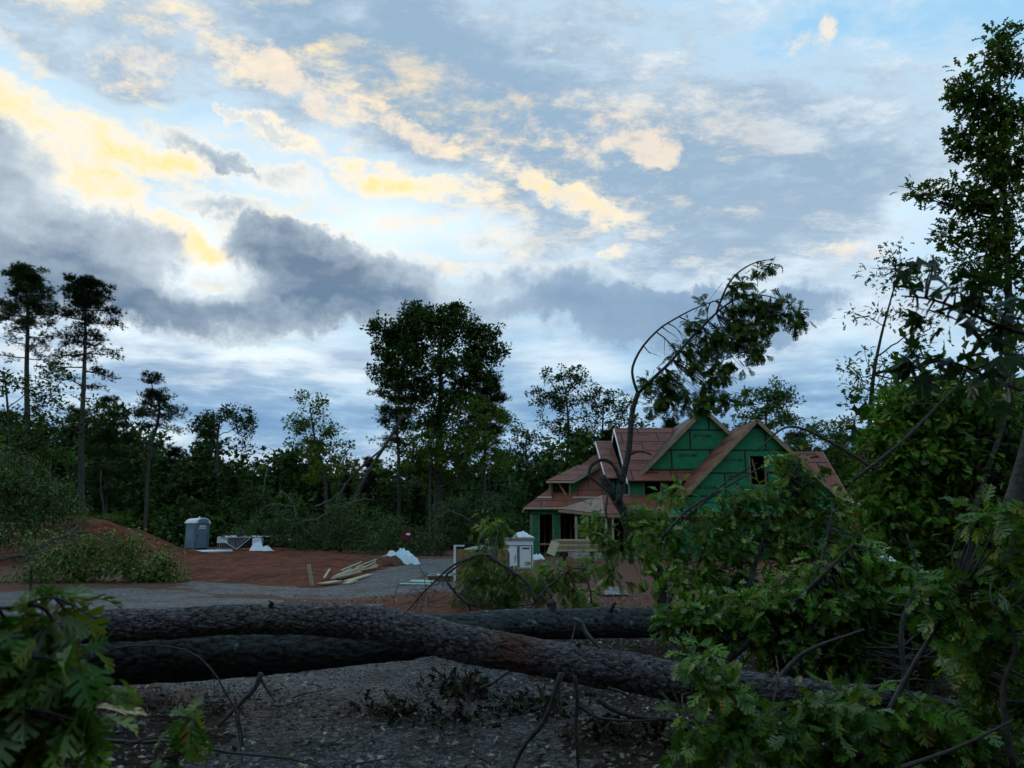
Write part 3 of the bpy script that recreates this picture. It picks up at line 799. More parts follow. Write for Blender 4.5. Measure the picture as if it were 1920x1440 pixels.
# upper gable (B)
BX, BZ, BY = 12.15, 9.15, 48.5
sb = .976
def bz(x): return BZ - sb * abs(x - BX)
reg = [[(BX - 3.7, BY, BZ - .1 - sb * 3.7), (BX + 3.7, BY, BZ - .1 - sb * 3.7), (BX, BY, BZ - .1)],
       [(BX - 3.7, BY, 4.7), (BX + 3.7, BY, 4.7), (BX + 3.7, BY, BZ - .1 - sb * 3.7), (BX - 3.7, BY, BZ - .1 - sb * 3.7)]]
panelled('gable_wall', (BX, BY, 5.25), (1, 0, 0), (0, 0, 1), reg, M_GREEN, 1.26, 2.44, .11, .10, .35, prints=('ZIP SYSTEM', .23, .66))
bw = 4.15
for sgn in (-1, 1):
    e = BX + sgn * bw; ze = BZ - sb * bw
    panelled('roof_slope', (e, BY - .4, ze), (0, -sgn, 0), (BX - e, 0, BZ - ze), [[(e, BY - .4, ze), (e, 58.5, ze), (BX, 58.5, BZ), (BX, BY - .4, BZ)]], M_RED, 1.22, 2.44, .085, 0, .6, piece='roof_panel')
    boards('rake_board', [((e + sgn * .1, BY - .43, ze - .18), (BX + sgn * .015, BY - .43, BZ - .04))], M_LUMBER, .05, .24)

# main front slope (C) with its left rake
CX0, CX1 = 7.1, 12.5
panelled('roof_slope', (CX0, 47.5, 4.59), (1, 0, 0), (0, 5.5, 3.99), [[(CX0, 47.5, 4.59), (CX1, 47.5, 4.59), (CX1, 53, 8.58), (CX0, 53, 8.58)]], M_RED, 1.22, 2.44, .09, .0, .35, piece='roof_panel', prints=('ZIP SYSTEM', .27, .70))
panelled('roof_slope', (CX1, 58.5, 4.59), (-1, 0, 0), (0, -5.5, 3.99), [[(CX0, 58.5, 4.59), (CX1, 58.5, 4.59), (CX1, 53.02, 8.57), (CX0, 53.02, 8.57)]], M_RED, 1.22, 2.44, .09, piece='roof_panel')
boards('rake_board', [((CX0 - .03, 47.42, 4.44), (CX0 - .03, 53, 8.50)), ((CX0 - .03, 58.5, 4.44), (CX0 - .03, 53, 8.50))], M_WHITE, .05, .15)
boards('gable_stud', [((CX0 + .35, y, 4.0), (CX0 + .35, y, 4.5 + .725 * (y - 47.6))) for y in (48.6, 49.4, 50.2, 51.0, 51.8, 52.6)], M_LUMBER, .05, .10)
panelled('gable_wall', (CX0 + .45, 53, 3.7), (0, -1, 0), (0, 0, 1), [[(CX0 + .45, 58, 3.7), (CX0 + .45, 48.2, 3.7), (CX0 + .45, 48.2, 4.9), (CX0 + .45, 53, 8.4), (CX0 + .45, 58, 4.9)]], M_GREEN, 1.22, 2.44, .09)
# wall band under its eave, with openings between studs
reg = [[(7.3, 48.1, 3.3), (8.15, 48.1, 3.3), (8.15, 48.1, 4.7), (7.3, 48.1, 4.7)], [(8.15, 48.1, 3.3), (11.9, 48.1, 3.3), (11.9, 48.1, 3.62), (8.15, 48.1, 3.62)],
       [(9.3, 48.1, 3.62), (9.65, 48.1, 3.62), (9.65, 48.1, 4.7), (9.3, 48.1, 4.7)], [(10.9, 48.1, 3.62), (11.9, 48.1, 3.62), (11.9, 48.1, 4.7), (10.9, 48.1, 4.7)]]
panelled('upper_wall', (7.3, 48.1, 3.4), (1, 0, 0), (0, 0, 1), reg, M_GREEN, 1.4, 2.44, .07, -.1)
boards('window_stud', [((x, 48.16, 3.6), (x, 48.16, 4.7)) for x in (8.2, 9.25, 9.7, 10.85)], M_LUMBER, .05, .1)
boards('trim_board', [((6.75, 48.03, z), (7.28, 48.03, z)) for z in (3.78, 4.55)] + [((x, 48.03, 3.78), (x, 48.03, 4.55)) for x in (6.8, 7.25)], M_CONC, .05, .1)

# small slope left of it (D)
panelled('roof_slope', (5.95, 48.8, 4.84), (1, 0, 0), (0, 5.7, 3.02), [[(5.95, 48.8, 4.84), (7.05, 48.8, 4.84), (7.05, 54.5, 7.86), (5.95, 54.5, 7.86)]], M_RED, 1.22, 2.44, .07, .0, -.4, piece='roof_panel', prints=('ZIP', .22, .12))
boards('rake_board', [((5.92, 48.72, 4.70), (5.92, 54.5, 7.79))], M_WHITE, .05, .14)
panelled('gable_wall', (6.3, 54, 3.6), (0, -1, 0), (0, 0, 1), [[(6.3, 58, 3.6), (6.3, 49.3, 3.6), (6.3, 49.3, 4.9), (6.3, 54.4, 7.6), (6.3, 58, 5.2)]], M_GREEN, 1.22, 2.44, .09)
panelled('upper_wall', (5.9, 49.35, 3.6), (1, 0, 0), (0, 0, 1), [[(5.9, 49.35, 3.3), (7.3, 49.35, 3.3), (7.3, 49.35, 4.85), (5.9, 49.35, 4.85)]], M_GREEN, 1.22, .7, .09)

# left wing, hipped (E)
EL, EY, EZ = .86, 50.0, 3.12
panelled('roof_slope', (EL, EY, EZ), (1, 0, 0), (0, 5, 3.75), [[(EL, EY, EZ), (7.5, EY, EZ), (7.5, EY + 5, EZ + 3.75), (EL + 5, EY + 5, EZ + 3.75)]], M_RED, 1.22, 1.63, .055, .62, .2, piece='roof_panel')
panelled('roof_slope', (EL, EY + 10, EZ), (0, -1, 0), (5, 0, 3.75), [[(EL, EY, EZ), (EL, EY + 10, EZ), (EL + 5, EY + 5, EZ + 3.75)]], M_RED, 1.22, 2.44, .055, piece='roof_panel')
panelled('roof_slope', (7.5, EY + 10, EZ), (-1, 0, 0), (0, -5, 3.75), [[(EL, EY + 10, EZ), (7.5, EY + 10, EZ), (7.5, EY + 5, EZ + 3.75), (EL + 5, EY + 5, EZ + 3.75)]], M_RED, 1.22, 2.44, .055, piece='roof_panel')
boards('fascia_board', [((EL - .05, EY - .04, EZ - .09), (6.0, EY - .04, EZ - .09)), ((EL - .04, EY, EZ - .09), (EL - .04, EY + 10, EZ - .09))], M_LUMBER2, .05, .15)
boards('roof_batten', [((1.65, 50.75, 3.75), (2.6, 50.75, 3.75)), ((3.95, 50.75, 3.75), (6.2, 50.75, 3.75))], M_WHITE, .07, .05)
m = MB(); m.box((3.9, 50.35, EZ - .18), (6.2, .7, .02)); part('soffit', m, M_OSB, house)
# shed dormer
dm = (EY, EZ)
ez = lambda y: EZ + .75 * (y - EY)
panelled('dormer_roof', (2.25, 50.55, 4.80), (1, 0, 0), (0, 3.4, 1.30), [[(2.25, 50.55, 4.80), (4.0, 50.55, 4.80), (6.2, 53.9, 6.08), (4.55, 53.9, 6.08)]], M_RED, 1.22, 2.44, .085, 0, 2.2, piece='roof_panel')
boards('fascia_board', [((2.22, 50.5, 4.72), (4.03, 50.5, 4.72)), ((4.03, 50.5, 4.72), (6.05, 53.5, 5.88))], M_LUMBER2, .05, .12)
panelled('dormer_cheek', (3.85, 51, 3.8), (1.75, 2.6, 0), (0, 0, 1), [[(3.85, 51, ez(51) + .03), (3.85, 51, 4.86), (5.6, 53.6, 5.86)]], M_GREEN, 1.22, 2.44, .05)
panelled('dormer_cheek', (2.45, 51, 3.8), (-1.75, -2.6, 0), (0, 0, 1), [[(2.45, 51, ez(51) + .03), (2.45, 51, 4.86), (4.2, 53.6, 5.86)]], M_GREEN, 1.22, 2.44, .05)
boards('window_stud', [((2.48, 50.97, 3.85), (2.48, 50.97, 4.85)), ((3.8, 50.97, 3.85), (3.8, 50.97, 4.85)), ((2.45, 50.97, 4.78), (3.85, 50.97, 4.78)), ((3.05, 51.05, 4.72), (3.55, 50.95, 3.88)), ((2.62, 51.1, 3.95), (2.62, 51.1, 4.8))], M_LUMBER, .07, .1)
m = MB(); m.box((3.2, 51.28, 4.36), (1.3, .05, .96)); part('dormer_shade_panel', m, M_DARK, house)  # near-black panel paints the shade inside the dormer opening

# porch roof (F): angled left facet, front facet
fa, fb, ft, fc, ft2 = (3.0, 50.0, 2.96), (5.45, 46.0, 2.55), (5.6, 48.05, 3.75), (9.6, 46.0, 2.55), (9.6, 48.05, 3.75)
panelled('porch_roof', fb, (1, 0, 0), (0, 2.05, 1.2), [[fb, fc, ft2, ft]], M_RED, 1.22, 2.44, .085, 0, 0, piece='roof_panel')
u = A3(*fb) - A3(*fa); v = A3(*ft) - A3(*fa)
panelled('porch_roof', fa, tuple(u), tuple(v), [[fa, fb, ft]], M_REDP2, 1.22, 2.44, .05, 0, 0, piece='roof_panel')
v2 = (5.6, 49.3, 3.75)
panelled('porch_roof', fa, tuple(A3(*ft) - A3(*fa)), tuple(A3(*v2) - A3(*fa)), [[fa, ft, v2]], M_REDP2, 1.22, 2.44, .05, 0, 0, piece='roof_panel')
boards('fascia_board', [((3.0, 49.98, 2.86), (5.43, 45.97, 2.46)), ((5.43, 45.97, 2.46), (9.6, 45.97, 2.46))], M_LUMBER, .05, .16)
boards('porch_post', [((x, y, 0), (x, y, 2.45)) for x, y in ((3.95, 48.2), (4.55, 47.4), (5.55, 46.2), (5.95, 46.2), (7.3, 46.2), (8.9, 46.2))], M_LUMBER2, .13, .13)
m = MB(); m.box((7.0, 48.6, .12), (6.8, 5.0, .28)); part('porch_slab', m, M_CONC, house)
boards('porch_joist', [((x, 46.2, 2.42), (x, 50.3, 2.42)) for x in np.arange(5.9, 9.5, .6)], M_LUMBER, .05, .18)

# ground-floor front wall with open bays and studs
WY = 50.55
bays = [(1.70, 2.70), (3.05, 4.15), (4.9, 5.7), (6.3, 7.3), (7.7, 8.6)]
reg = [[(1.35, WY, 0), (1.70, WY, 0), (1.70, WY, 2.62), (1.35, WY, 2.62)], [(1.35, WY, 2.62), (9.0, WY, 2.62), (9.0, WY, 3.05), (1.35, WY, 3.05)]]
for (a, b), (c, d) in zip(bays, bays[1:] + [(9.0, 9.0)]): reg.append([(b, WY, 0), (c, WY, 0), (c, WY, 2.62), (b, WY, 2.62)])
panelled('front_wall', (1.35, WY, 0), (1, 0, 0), (0, 0, 1), reg, M_GREEN, 1.22, 9.0, .05, .18)
for a, b in bays:
    boards('stud', [((a + .04, WY + .08, 0), (a + .04, WY + .08, 2.62)), ((b - .04, WY + .08, 0), (b - .04, WY + .08, 2.62))] +
           [((x, WY + 2.4, 0), (x, WY + 2.4, 2.6)) for x in np.arange(a + .1, b, .41)], M_LUMBER, .045, .10)
boards('window_sill_stud', [((a, WY + .08, .75), (b, WY + .08, .75)) for a, b in bays[:2]], M_LUMBER, .045, .10)
panelled('side_wall', (1.35, 59.4, 0), (0, -1, 0), (0, 0, 1), [[(1.35, 59.4, 0), (1.35, WY, 0), (1.35, WY, 3.05), (1.35, 59.4, 3.05)]], M_GREEN, 1.22, 2.44, .09)
m = MB(); m.box((10, 59.3, 1.5), (17, .1, 3.0)); m.box((10, 55.2, 2.95), (17.0, 8.0, .05)); m.box((10, 54.8, .1), (17.0, 8.4, .2)); m.box((10, 53.6, 1.5), (16.6, .06, 2.8)); m.box((9.9, 49.6, 4.1), (5.0, .06, 1.1)); m.box((9.7, 48.9, 3.35), (4.4, 1.4, .05)); part('interior_shade_planes', m, M_DARK, house)  # inner walls, floors and ceiling; shade behind the openings is in their colour

# right-hand wing behind the garage (J) and low lean-to (K)
panelled('roof_slope', (13.5, 47, 2.55), (1, 0, 0), (0, 4.8, 4.32), [[(15.5, 47, 2.55), (20.9, 47, 2.55), (20.9, 51.8, 6.87), (15.5, 51.8, 6.87)]], M_RED, 1.22, 2.44, .09, .3, .5, piece='roof_panel', prints=('ZIP SYSTEM', .26, .70))
panelled('roof_slope', (20.9, 56.6, 2.55), (-1, 0, 0), (0, -4.8, 4.32), [[(13.5, 56.6, 2.55), (20.9, 56.6, 2.55), (20.9, 51.82, 6.86), (13.5, 51.82, 6.86)]], M_RED, 1.22, 2.44, .09, piece='roof_panel')
boards('rake_board', [((20.93, 46.95, 2.42), (20.93, 51.8, 6.80)), ((20.93, 56.6, 2.42), (20.93, 51.8, 6.80))], M_LUMBER, .05, .15)
panelled('gable_wall', (20.5, 47.4, 0), (0, 1, 0), (0, 0, 1), [[(20.5, 47.4, 0), (20.5, 56.2, 0), (20.5, 56.2, 2.7), (20.5, 51.8, 6.7), (20.5, 47.4, 2.7)]], M_GREEN, 1.22, 2.44, .09)
panelled('lean_to_roof', (20.6, 48.2, 2.95), (1, 0, 0), (0, 3, .7), [[(20.95, 48.2, 2.95), (23.6, 48.2, 2.95), (23.6, 51.2, 3.65), (20.95, 51.2, 3.65)]], M_REDP2, 1.22, 2.44, .05, piece='roof_panel')
boards('porch_post', [((21.4, 48.4, 0), (21.4, 48.4, 2.9)), ((22.4, 48.4, 0), (22.4, 48.4, 2.9)), ((23.4, 48.4, 0), (23.4, 48.4, 2.9)), ((23.4, 51, 0), (23.4, 51, 3.5))], M_LUMBER, .12, .12)

# ------------------------------------------------------------------ leaves
def oak_template(detail=2, seed=0):
    """deeply lobed oak leaf along +Y, length 1"""
    r = np.random.default_rng(seed)
    sk = [.06, .24, .44, .64, .82]; wd = [.20, .36, .40, .27]
    V = []; T = []
    tw = r.uniform(-.25, .25); cu = r.uniform(.10, .42); fo = r.uniform(.12, .45)
    z = lambda x, y: -cu * y * y + fo * abs(x) - .42 * x * x + tw * x * y + .04 * math.sin(7 * y + seed)
    def v(x, y): V.append((x, y, z(x, y))); return len(V) - 1
    for s in (-1, 1):
        m0 = v(0, 0)
        prev = v(s * .02, .02); pm = m0
        for k in range(4):
            d = sk[k + 1] - sk[k]; w = wd[k] * r.uniform(.78, 1.18)
            a = v(s * .055, sk[k] + .12 * d); b = v(s * .060, sk[k + 1] - .22 * d); ma = v(0, sk[k] + .12 * d); mb = v(0, sk[k + 1] - .22 * d)
            T += [(pm, prev, a), (pm, a, ma), (ma, a, b), (ma, b, mb)]
            yt = sk[k + 1] + .05 + .10 * w
            if detail >= 2:
                q1 = v(s * w * .62, yt - .13); q2 = v(s * w, yt - .02); q3 = v(s * w * .74, yt - .005); q4 = v(s * w * .80, yt + .05); q5 = v(s * w * .50, yt - .02)
                T += [(a, q1, b), (q1, q5, b), (q1, q3, q5), (q1, q2, q3), (q5, q3, q4)]
            else: T += [(a, v(s * w, yt), b)]
            prev, pm = b, mb
        e = v(s * .05, .84); e2 = v(s * .15, .93); e3 = v(s * .04, .92); me = v(0, .84); tip = v(0, 1.02)
        T += [(pm, prev, e), (pm, e, me), (e, e2, e3), (me, e, e3), (me, e3, tip)]
    V = np.array(V); T = np.array(T)
    if detail >= 2:   # petiole
        n = len(V); V = np.concatenate([V, [(-.008, -.22, .03), (.008, -.22, .03), (.010, 0, 0), (-.010, 0, 0)]]); T = np.concatenate([T, [(n, n + 1, n + 2), (n, n + 2, n + 3)]])
    return V, T
def star_template(seed=0):
    r = np.random.default_rng(seed); V = [(0, .32, 0)]; T = []
    ang = [-118, -58, 0, 58, 118]; ln = [.42, .58, .68, .58, .42]
    pts = []
    for i, (a, l) in enumerate(zip(ang, ln)):
        ar = math.radians(a + r.uniform(-7, 7)); l *= r.uniform(.88, 1.1)
        for da, kl in ((-17, .62), (0, 1.0), (17, .62)):
            q = ar + math.radians(da); pts.append((l * kl * math.sin(q), .32 + l * kl * math.cos(q)))
        if i < 4:
            am = math.radians((ang[i] + ang[i + 1]) / 2); pts.append((.20 * math.sin(am), .32 + .20 * math.cos(am)))
    pts.append((0, .10))
    V += [(x, y, -.35 * (x * x + (y - .32) ** 2) + .08 * abs(x) + .04 * math.sin(8 * y + seed)) for x, y in pts]
    n = len(pts)
    T = [(0, 1 + (i + 1) % n, 1 + i) for i in range(n)]
    m = len(V); V += [(-.008, -.25, 0), (.008, -.25, 0), (.008, .32, 0), (-.008, .32, 0)]; T += [(m, m + 1, m + 2), (m, m + 2, m + 3)]
    return np.array(V), np.array(T)
def simple_template(kind=0):
    if kind == 0:   # pointed oval, folded
        V = np.array([(0, 0, 0), (-.26, .42, .07), (.26, .42, .07), (0, 1, -.12), (0, .45, 0)], float)
        T = np.array([(0, 4, 1), (1, 4, 3), (0, 2, 4), (4, 2, 3)])
    elif kind == 1:  # ragged leaf spray for distant crowns
        V = np.array([(0, 0, 0), (-.42, .30, .10), (-.12, .55, -.05), (-.34, .88, .05), (.08, 1.0, 0), (.20, .62, .08), (.48, .55, -.08), (.22, .22, .02)], float)
        T = np.array([(0, 2, 1), (0, 5, 2), (2, 5, 3), (3, 5, 4), (0, 7, 5), (5, 7, 6)])
    elif kind == 2:  # pine tuft
        r = np.random.default_rng(2); V = []; T = []
        for i in range(7):
            d = r.normal(size=3); d[1] = abs(d[1]) + .7; d /= np.linalg.norm(d)
            s = np.cross(d, (0, .3, 1)); s /= np.linalg.norm(s); n = len(V)
            V += [s * .055, -s * .055, d * r.uniform(.7, 1.1)]; T.append((n, n + 1, n + 2))
        V = np.array(V); T = np.array(T)
    return V, T
T_OAK = [oak_template(2, s) for s in range(7)]
T_OAKL = [oak_template(1, s + 9) for s in range(5)]
def oak_small(seed):
    r = np.random.default_rng(seed); V = [(0, 0, 0), (0, .34, -.02), (0, .62, -.08), (0, 1.0, -.22)]; T = []
    for s in (-1, 1):
        n = len(V); V += [(s * .24 * r.uniform(.7, 1.2), .36, .06), (s * .40 * r.uniform(.7, 1.2), .66, .04), (s * .24 * r.uniform(.7, 1.2), .92, -.08), (s * .07, .40, 0), (s * .07, .68, -.06)]
        T += [(0, n, n + 3), (0, n + 3, 1), (1, n + 3, n + 1), (1, n + 1, n + 4), (1, n + 4, 2), (2, n + 4, n + 2), (2, n + 2, 3)]
    return np.array(V, float), np.array(T)
T_OAKS = [oak_small(s) for s in range(20, 23)]
T_STAR = [star_template(s) for s in range(3)]
T_OVAL = [simple_template(0)]
T_SPRAY = [simple_template(1)]
T_TUFT = [simple_template(2)]

def unit(v): return v / (np.linalg.norm(v, axis=-1, keepdims=True) + 1e-9)
def frames(d, up):
    y = unit(d); x = unit(np.cross(y, up)); z = np.cross(x, y)
    return np.stack([x, y, z], -1)                      # columns
def leaf_mesh(name, tmpl, pos, d, up, size, r):
    V = []; T = []; n = 0
    which = r.integers(0, len(tmpl), len(pos)); F = frames(d, up)
    for k, (v, t) in enumerate(tmpl):
        s = which == k
        if not s.any(): continue
        w = np.einsum('mij,nj->mni', F[s], v) * size[s][:, None, None] + pos[s][:, None]
        m = len(w)
        V.append(w.reshape(-1, 3)); T.append((t[None] + (np.arange(m) * len(v))[:, None, None]).reshape(-1, 3) + n); n += m * len(v)
    return build_mesh(name, np.concatenate(V), np.concatenate(T))
_leafme = {}
def leaf_objects(parent, tmpl_id, tmpl, pos, d, up, size, mat, org, r):
    F = frames(d, up)
    for i in range(len(pos)):
        k = int(r.integers(0, len(tmpl))); key = (tmpl_id, k, mat.name)
        if key not in _leafme:
            me = build_mesh('leaf', tmpl[k][0], tmpl[k][1]); me.materials.append(mat); _leafme[key] = me
        o = bpy.data.objects.new('leaf', _leafme[key]); COL.objects.link(o); o.parent = parent
        M = np.eye(4); M[:3, :3] = F[i] * size[i]; M[:3, 3] = pos[i] - org
        o.matrix_local = Matrix(M.tolist())

def on_screen(p):
    q = p - A3(0, 0, CAMZ)
    fwd = q[:, 1] * CP + q[:, 2] * SP; u = -q[:, 1] * SP + q[:, 2] * CP
    return (fwd > .1) & (np.abs(q[:, 0] / fwd * FPX) < 950) & (np.abs(u / fwd * FPX) < 715)

# ------------------------------------------------------------------ trees
def curve(a, b, r, n=6, bow=.12, lift=0.0):
    a, b = np.asarray(a), np.asarray(b); L = np.linalg.norm(b - a)
    m = (a + b) / 2 + r.normal(size=3) * bow * L + A3(0, 0, lift * L)
    t = np.linspace(0, 1, n)[:, None]
    p = (1 - t) ** 2 * a + 2 * t * (1 - t) * m + t ** 2 * b
    if n > 3: p[1:-1] += r.normal(size=(n - 2, 3)) * L * .012
    return p
def lobe_pts(lobes, r, shell=.55):
    out = []
    for c, rad, n in lobes:
        v = unit(r.normal(size=(n, 3))); k = r.random(n) ** (1 / 3); k = shell + (1 - shell) * k if shell > 0 else k
        k = np.where(r.random(n) < .25, r.random(n), k)
        out.append(np.asarray(c) + v * k[:, None] * np.asarray(rad))
    return np.concatenate(out)
def plobes(lst, Y, depth=.8, dens=1.0):
    """(px,py,rx,ry,n[,dY]) -> metre lobes standing at distance Y"""
    o = []
    for q in lst:
        px, py, rx, ry, n = q[:5]; y = Y + (q[5] if len(q) > 5 else 0)
        s = y / FPX
        o.append((P(px, py, y), (rx * s, max(rx, ry) * s * depth, ry * s), max(1, int(n * dens))))
    return o
def kmeans(C, k, r, it=6):
    k = min(k, len(C)); c = C[r.choice(len(C), k, replace=False)]
    for _ in range(it):
        l = np.argmin(((C[:, None] - c[None]) ** 2).sum(-1), 1)
        for j in range(k):
            if (l == j).any(): c[j] = C[l == j].mean(0)
    return l, c
def make_tree(name, label, base, trunk, r0, r1, lobes, leaf, mat, seed, per=26, crad=.75, lsize=.30, nl=8, group=None, cat='tree',
              flat=.7, leafobj=0, tid=None, bark=None, twigs=True, upb=.6, droop=.0, zmin=.15, trunk_k=8, pale=None, rise=.6, local=False):
    """trunk: list of points; lobes fill the crown; limbs reach for the lobes"""
    r = np.random.default_rng(seed); bark = bark or M_BARK
    path = smooth_path(trunk, 26); R = np.linspace(0, 1, 26); R = r0 + (r1 - r0) * R ** .8
    R[0] *= 1.35; R[1] *= 1.12
    t = thing(name, label, cat, base, group); org = ORG[t.name]
    mb = MB(); mb.tube(path, R, trunk_k)
    C = lobe_pts(lobes, r)
    lab, cen = kmeans(C, nl, r)
    H = path[:, 2]
    lim = MB()
    for j in range(len(cen)):
        own = C[lab == j]
        if not len(own): continue
        c = cen[j]
        hd = np.hypot(*(path[:, :2] - c[:2]).T)
        want = c[2] - rise * hd
        i = int(np.argmin(np.abs(H - want) + .15 * hd)); i = max(i, int(zmin * 26)); i = min(i, 24)
        p = curve(path[i], c, r, 9, .08, -.04)
        rr = min(R[i] * .55, .012 * np.linalg.norm(c - path[i]) + R[i] * .25)
        lim.tube(p, np.linspace(rr, max(rr * .3, .01), 9), 5)
        if twigs:
            for q in own:
                k = int(np.clip(np.argmin(np.linalg.norm(p - q, axis=1)) - 1, 2, 8))
                tw = curve(p[k], q, r, 4, .10)
                lim.tube(tw, np.linspace(max(rr * .32, .012), .008, 4), 3, False)
    part('trunk', mb, bark, t, True)
    if lim.V: part('branches', lim, pale or bark, t, True)['kind'] = 'stuff'
    m = len(C) * per
    cid = np.repeat(np.arange(len(C)), per)
    off = unit(r.normal(size=(m, 3))) * (r.random(m) ** .45)[:, None] * crad * r.uniform(.45, 1.2, len(C))[cid][:, None] * A3(1, 1, flat) * 1.05
    pos = C[cid] + off
    d = unit(off + r.normal(size=(m, 3)) * crad * .35 + A3(0, 0, -droop * crad))
    up = unit(r.normal(size=(m, 3)) * (1 - upb) + A3(0, 0, upb))
    size = lsize * r.uniform(.65, 1.3, m)
    if leafobj:
        dist = np.linalg.norm(pos - A3(0, 0, CAMZ), axis=1); key = size / dist * on_screen(pos)
        idx = np.argsort(-key); big = idx[:leafobj]; rest = idx[leafobj:]
        leaf_objects(t, tid, leaf, pos[big], d[big], up[big], size[big], mat, org, r)
    else: rest = np.arange(m)
    me = leaf_mesh('crown', leaf, pos[rest] - org, d[rest], up[rest], size[rest], r)
    c = obj('crown' if not leafobj else 'foliage', me, mat, t)
    c['kind'] = 'stuff'
    return t

def make_pine(name, label, base, trunk, r0, whorls, seed, tuft=.34, group=None, per=26, mat=None):
    """whorls: (t along trunk, length, number, rise, density)"""
    r = np.random.default_rng(seed)
    path = smooth_path(trunk, 30); R = np.linspace(r0, r0 * .22, 30)
    t = thing(name, label, 'tree', base, group); org = ORG[t.name]
    mb = MB(); mb.tube(path, R, 8); part('trunk', mb, M_BARK, t, True)
    lim = MB(); pos = []; dr = []
    for tt, L, n, rise, dens in whorls:
        a0 = r.random() * 6.28
        for k in range(n):
            a = a0 + k * 6.28 / n + r.normal() * .35; l = L * r.uniform(.55, 1.15)
            f = np.clip(tt + r.normal() * .012, 0, .995) * 29; i = int(f); s = path[i] + (path[min(i + 1, 29)] - path[i]) * (f - i)
            h = A3(math.cos(a), math.sin(a), 0)
            e = s + h * l + A3(0, 0, rise * l); m = s + h * l * .55 + A3(0, 0, rise * l * .15 - .05 * l)
            q = np.linspace(0, 1, 7)[:, None]; p = (1 - q) ** 2 * s + 2 * q * (1 - q) * m + q ** 2 * e
            lim.tube(p, np.linspace(.02 + .016 * l, .012, 7), 4, False)
            c = max(3, int(dens * l * .8))
            for _ in range(c):
                u = r.uniform(.42, 1.0) if dens > 3 else r.uniform(.55, 1.0)
                ip = p[min(6, int(u * 6))] + r.normal(size=3) * A3(.16, .16, .09) * (.6 + .5 * l)
                k2 = max(4, int(per * r.uniform(.5, 1.2)))
                o = r.normal(size=(k2, 3)) * A3(.20, .20, .10) * (.7 + .25 * min(l, 2))
                pos.append(ip + o); dr.append(unit(o + h * .25 + A3(0, 0, .22)))
    part('branches', lim, M_BARK, t, True)['kind'] = 'stuff'
    pos = np.concatenate(pos); dr = np.concatenate(dr); m = len(pos)
    me = leaf_mesh('crown', T_TUFT, pos - org, dr, unit(r.normal(size=(m, 3))), tuft * r.uniform(.7, 1.25, m), r)
    obj('crown', me, mat or M_NEEDLE, t)['kind'] = 'stuff'
    return t

def gp(px, Y):     # foot of a tree
    x = (px - 960) / FPX * Y / 1.02
    return A3(x, Y, hz(x, Y) if Y < 75 else 0.0)
def tp(lst, Y, b): return [b] + [P(a, c, Y) for a, c in lst]

# -- tall pines at the left
b = gp(52, 62)
make_pine('pine_tree', 'tallest pine at the far left edge with a rounded dark crown', b, tp([(52, 850), (50, 700), (52, 600), (48, 508)], 62, b), .30,
          [(.56, 2.4, 3, .1, 2), (.62, 2.6, 3, .15, 2), (.68, 2.2, 4, .1, 3), (.73, 2.6, 4, .05, 5), (.77, 2.5, 4, .12, 5), (.82, 2.3, 5, .1, 6), (.86, 2.0, 5, .2, 6), (.895, 2.0, 5, .25, 6), (.925, 1.9, 6, .35, 6), (.955, 1.6, 6, .5, 6), (.98, 1.1, 6, .8, 6), (.995, .7, 5, 1.2, 6)], 21, per=20)
b = gp(158, 60)
make_pine('pine_tree', 'tall bare-stemmed pine standing second from the left edge', b, tp([(152, 850), (157, 720), (160, 620), (158, 532)], 60, b), .27,
          [(.50, 2.6, 3, .05, 2), (.57, 3.0, 3, .0, 3), (.63, 2.6, 4, .0, 4), (.68, 2.4, 4, .05, 4), (.73, 2.3, 4, .1, 4), (.79, 2.6, 4, .1, 5), (.85, 2.7, 4, .12, 5), (.89, 2.5, 5, .18, 5), (.925, 2.2, 5, .22, 6), (.955, 1.9, 6, .35, 6), (.98, 1.3, 6, .5, 6), (.995, .7, 5, 1.0, 6)], 22, per=20)
b = gp(272, 64)
make_pine('pine_tree', 'small crooked pine with a kinked top left of the clearing', b, tp([(280, 860), (296, 790), (298, 755), (287, 735), (284, 706)], 64, b), .17,
          [(.26, 1.6, 3, -.1, 4), (.36, 2.2, 4, -.1, 5), (.44, 2.5, 4, -.05, 5), (.51, 2.3, 4, .0, 5), (.58, 2.0, 4, .05, 5), (.65, 1.7, 4, .1, 5), (.72, 1.3, 4, .1, 5), (.80, .9, 4, .15, 5), (.93, .9, 4, .2, 5), (.975, .7, 4, .5, 5)], 23, tuft=.30, per=18)

# -- standing broadleaf trees round the clearing
b = gp(410, 78)
make_tree('oak_tree', 'flat-topped thin tree with a forked trunk left of the middle', b, tp([(408, 870), (408, 820), (412, 790)], 78, b), .20, .08,
          plobes([(405, 785, 42, 18, 20), (440, 778, 34, 20, 16), (380, 800, 24, 22, 10), (462, 800, 22, 22, 10), (455, 830, 18, 16, 6)], 78), T_SPRAY, M_FAR, 31, 38, .70, .25, 6)
b = gp(612, 64)
make_tree('poplar_tree', 'light green slender tree standing alone left of the big oak', b, tp([(610, 900), (592, 830), (582, 770)], 64, b), .20, .05,
          plobes([(582, 752, 26, 16, 14), (570, 790, 34, 22, 18), (600, 800, 34, 26, 20), (575, 840, 36, 22, 18), (620, 845, 40, 26, 22), (600, 880, 50, 22, 20), (648, 868, 24, 16, 8), (560, 800, 22, 12, 6)], 64), T_SPRAY, M_LIGHT, 32, 30, .62, .21, 7)
b = gp(822, 64)
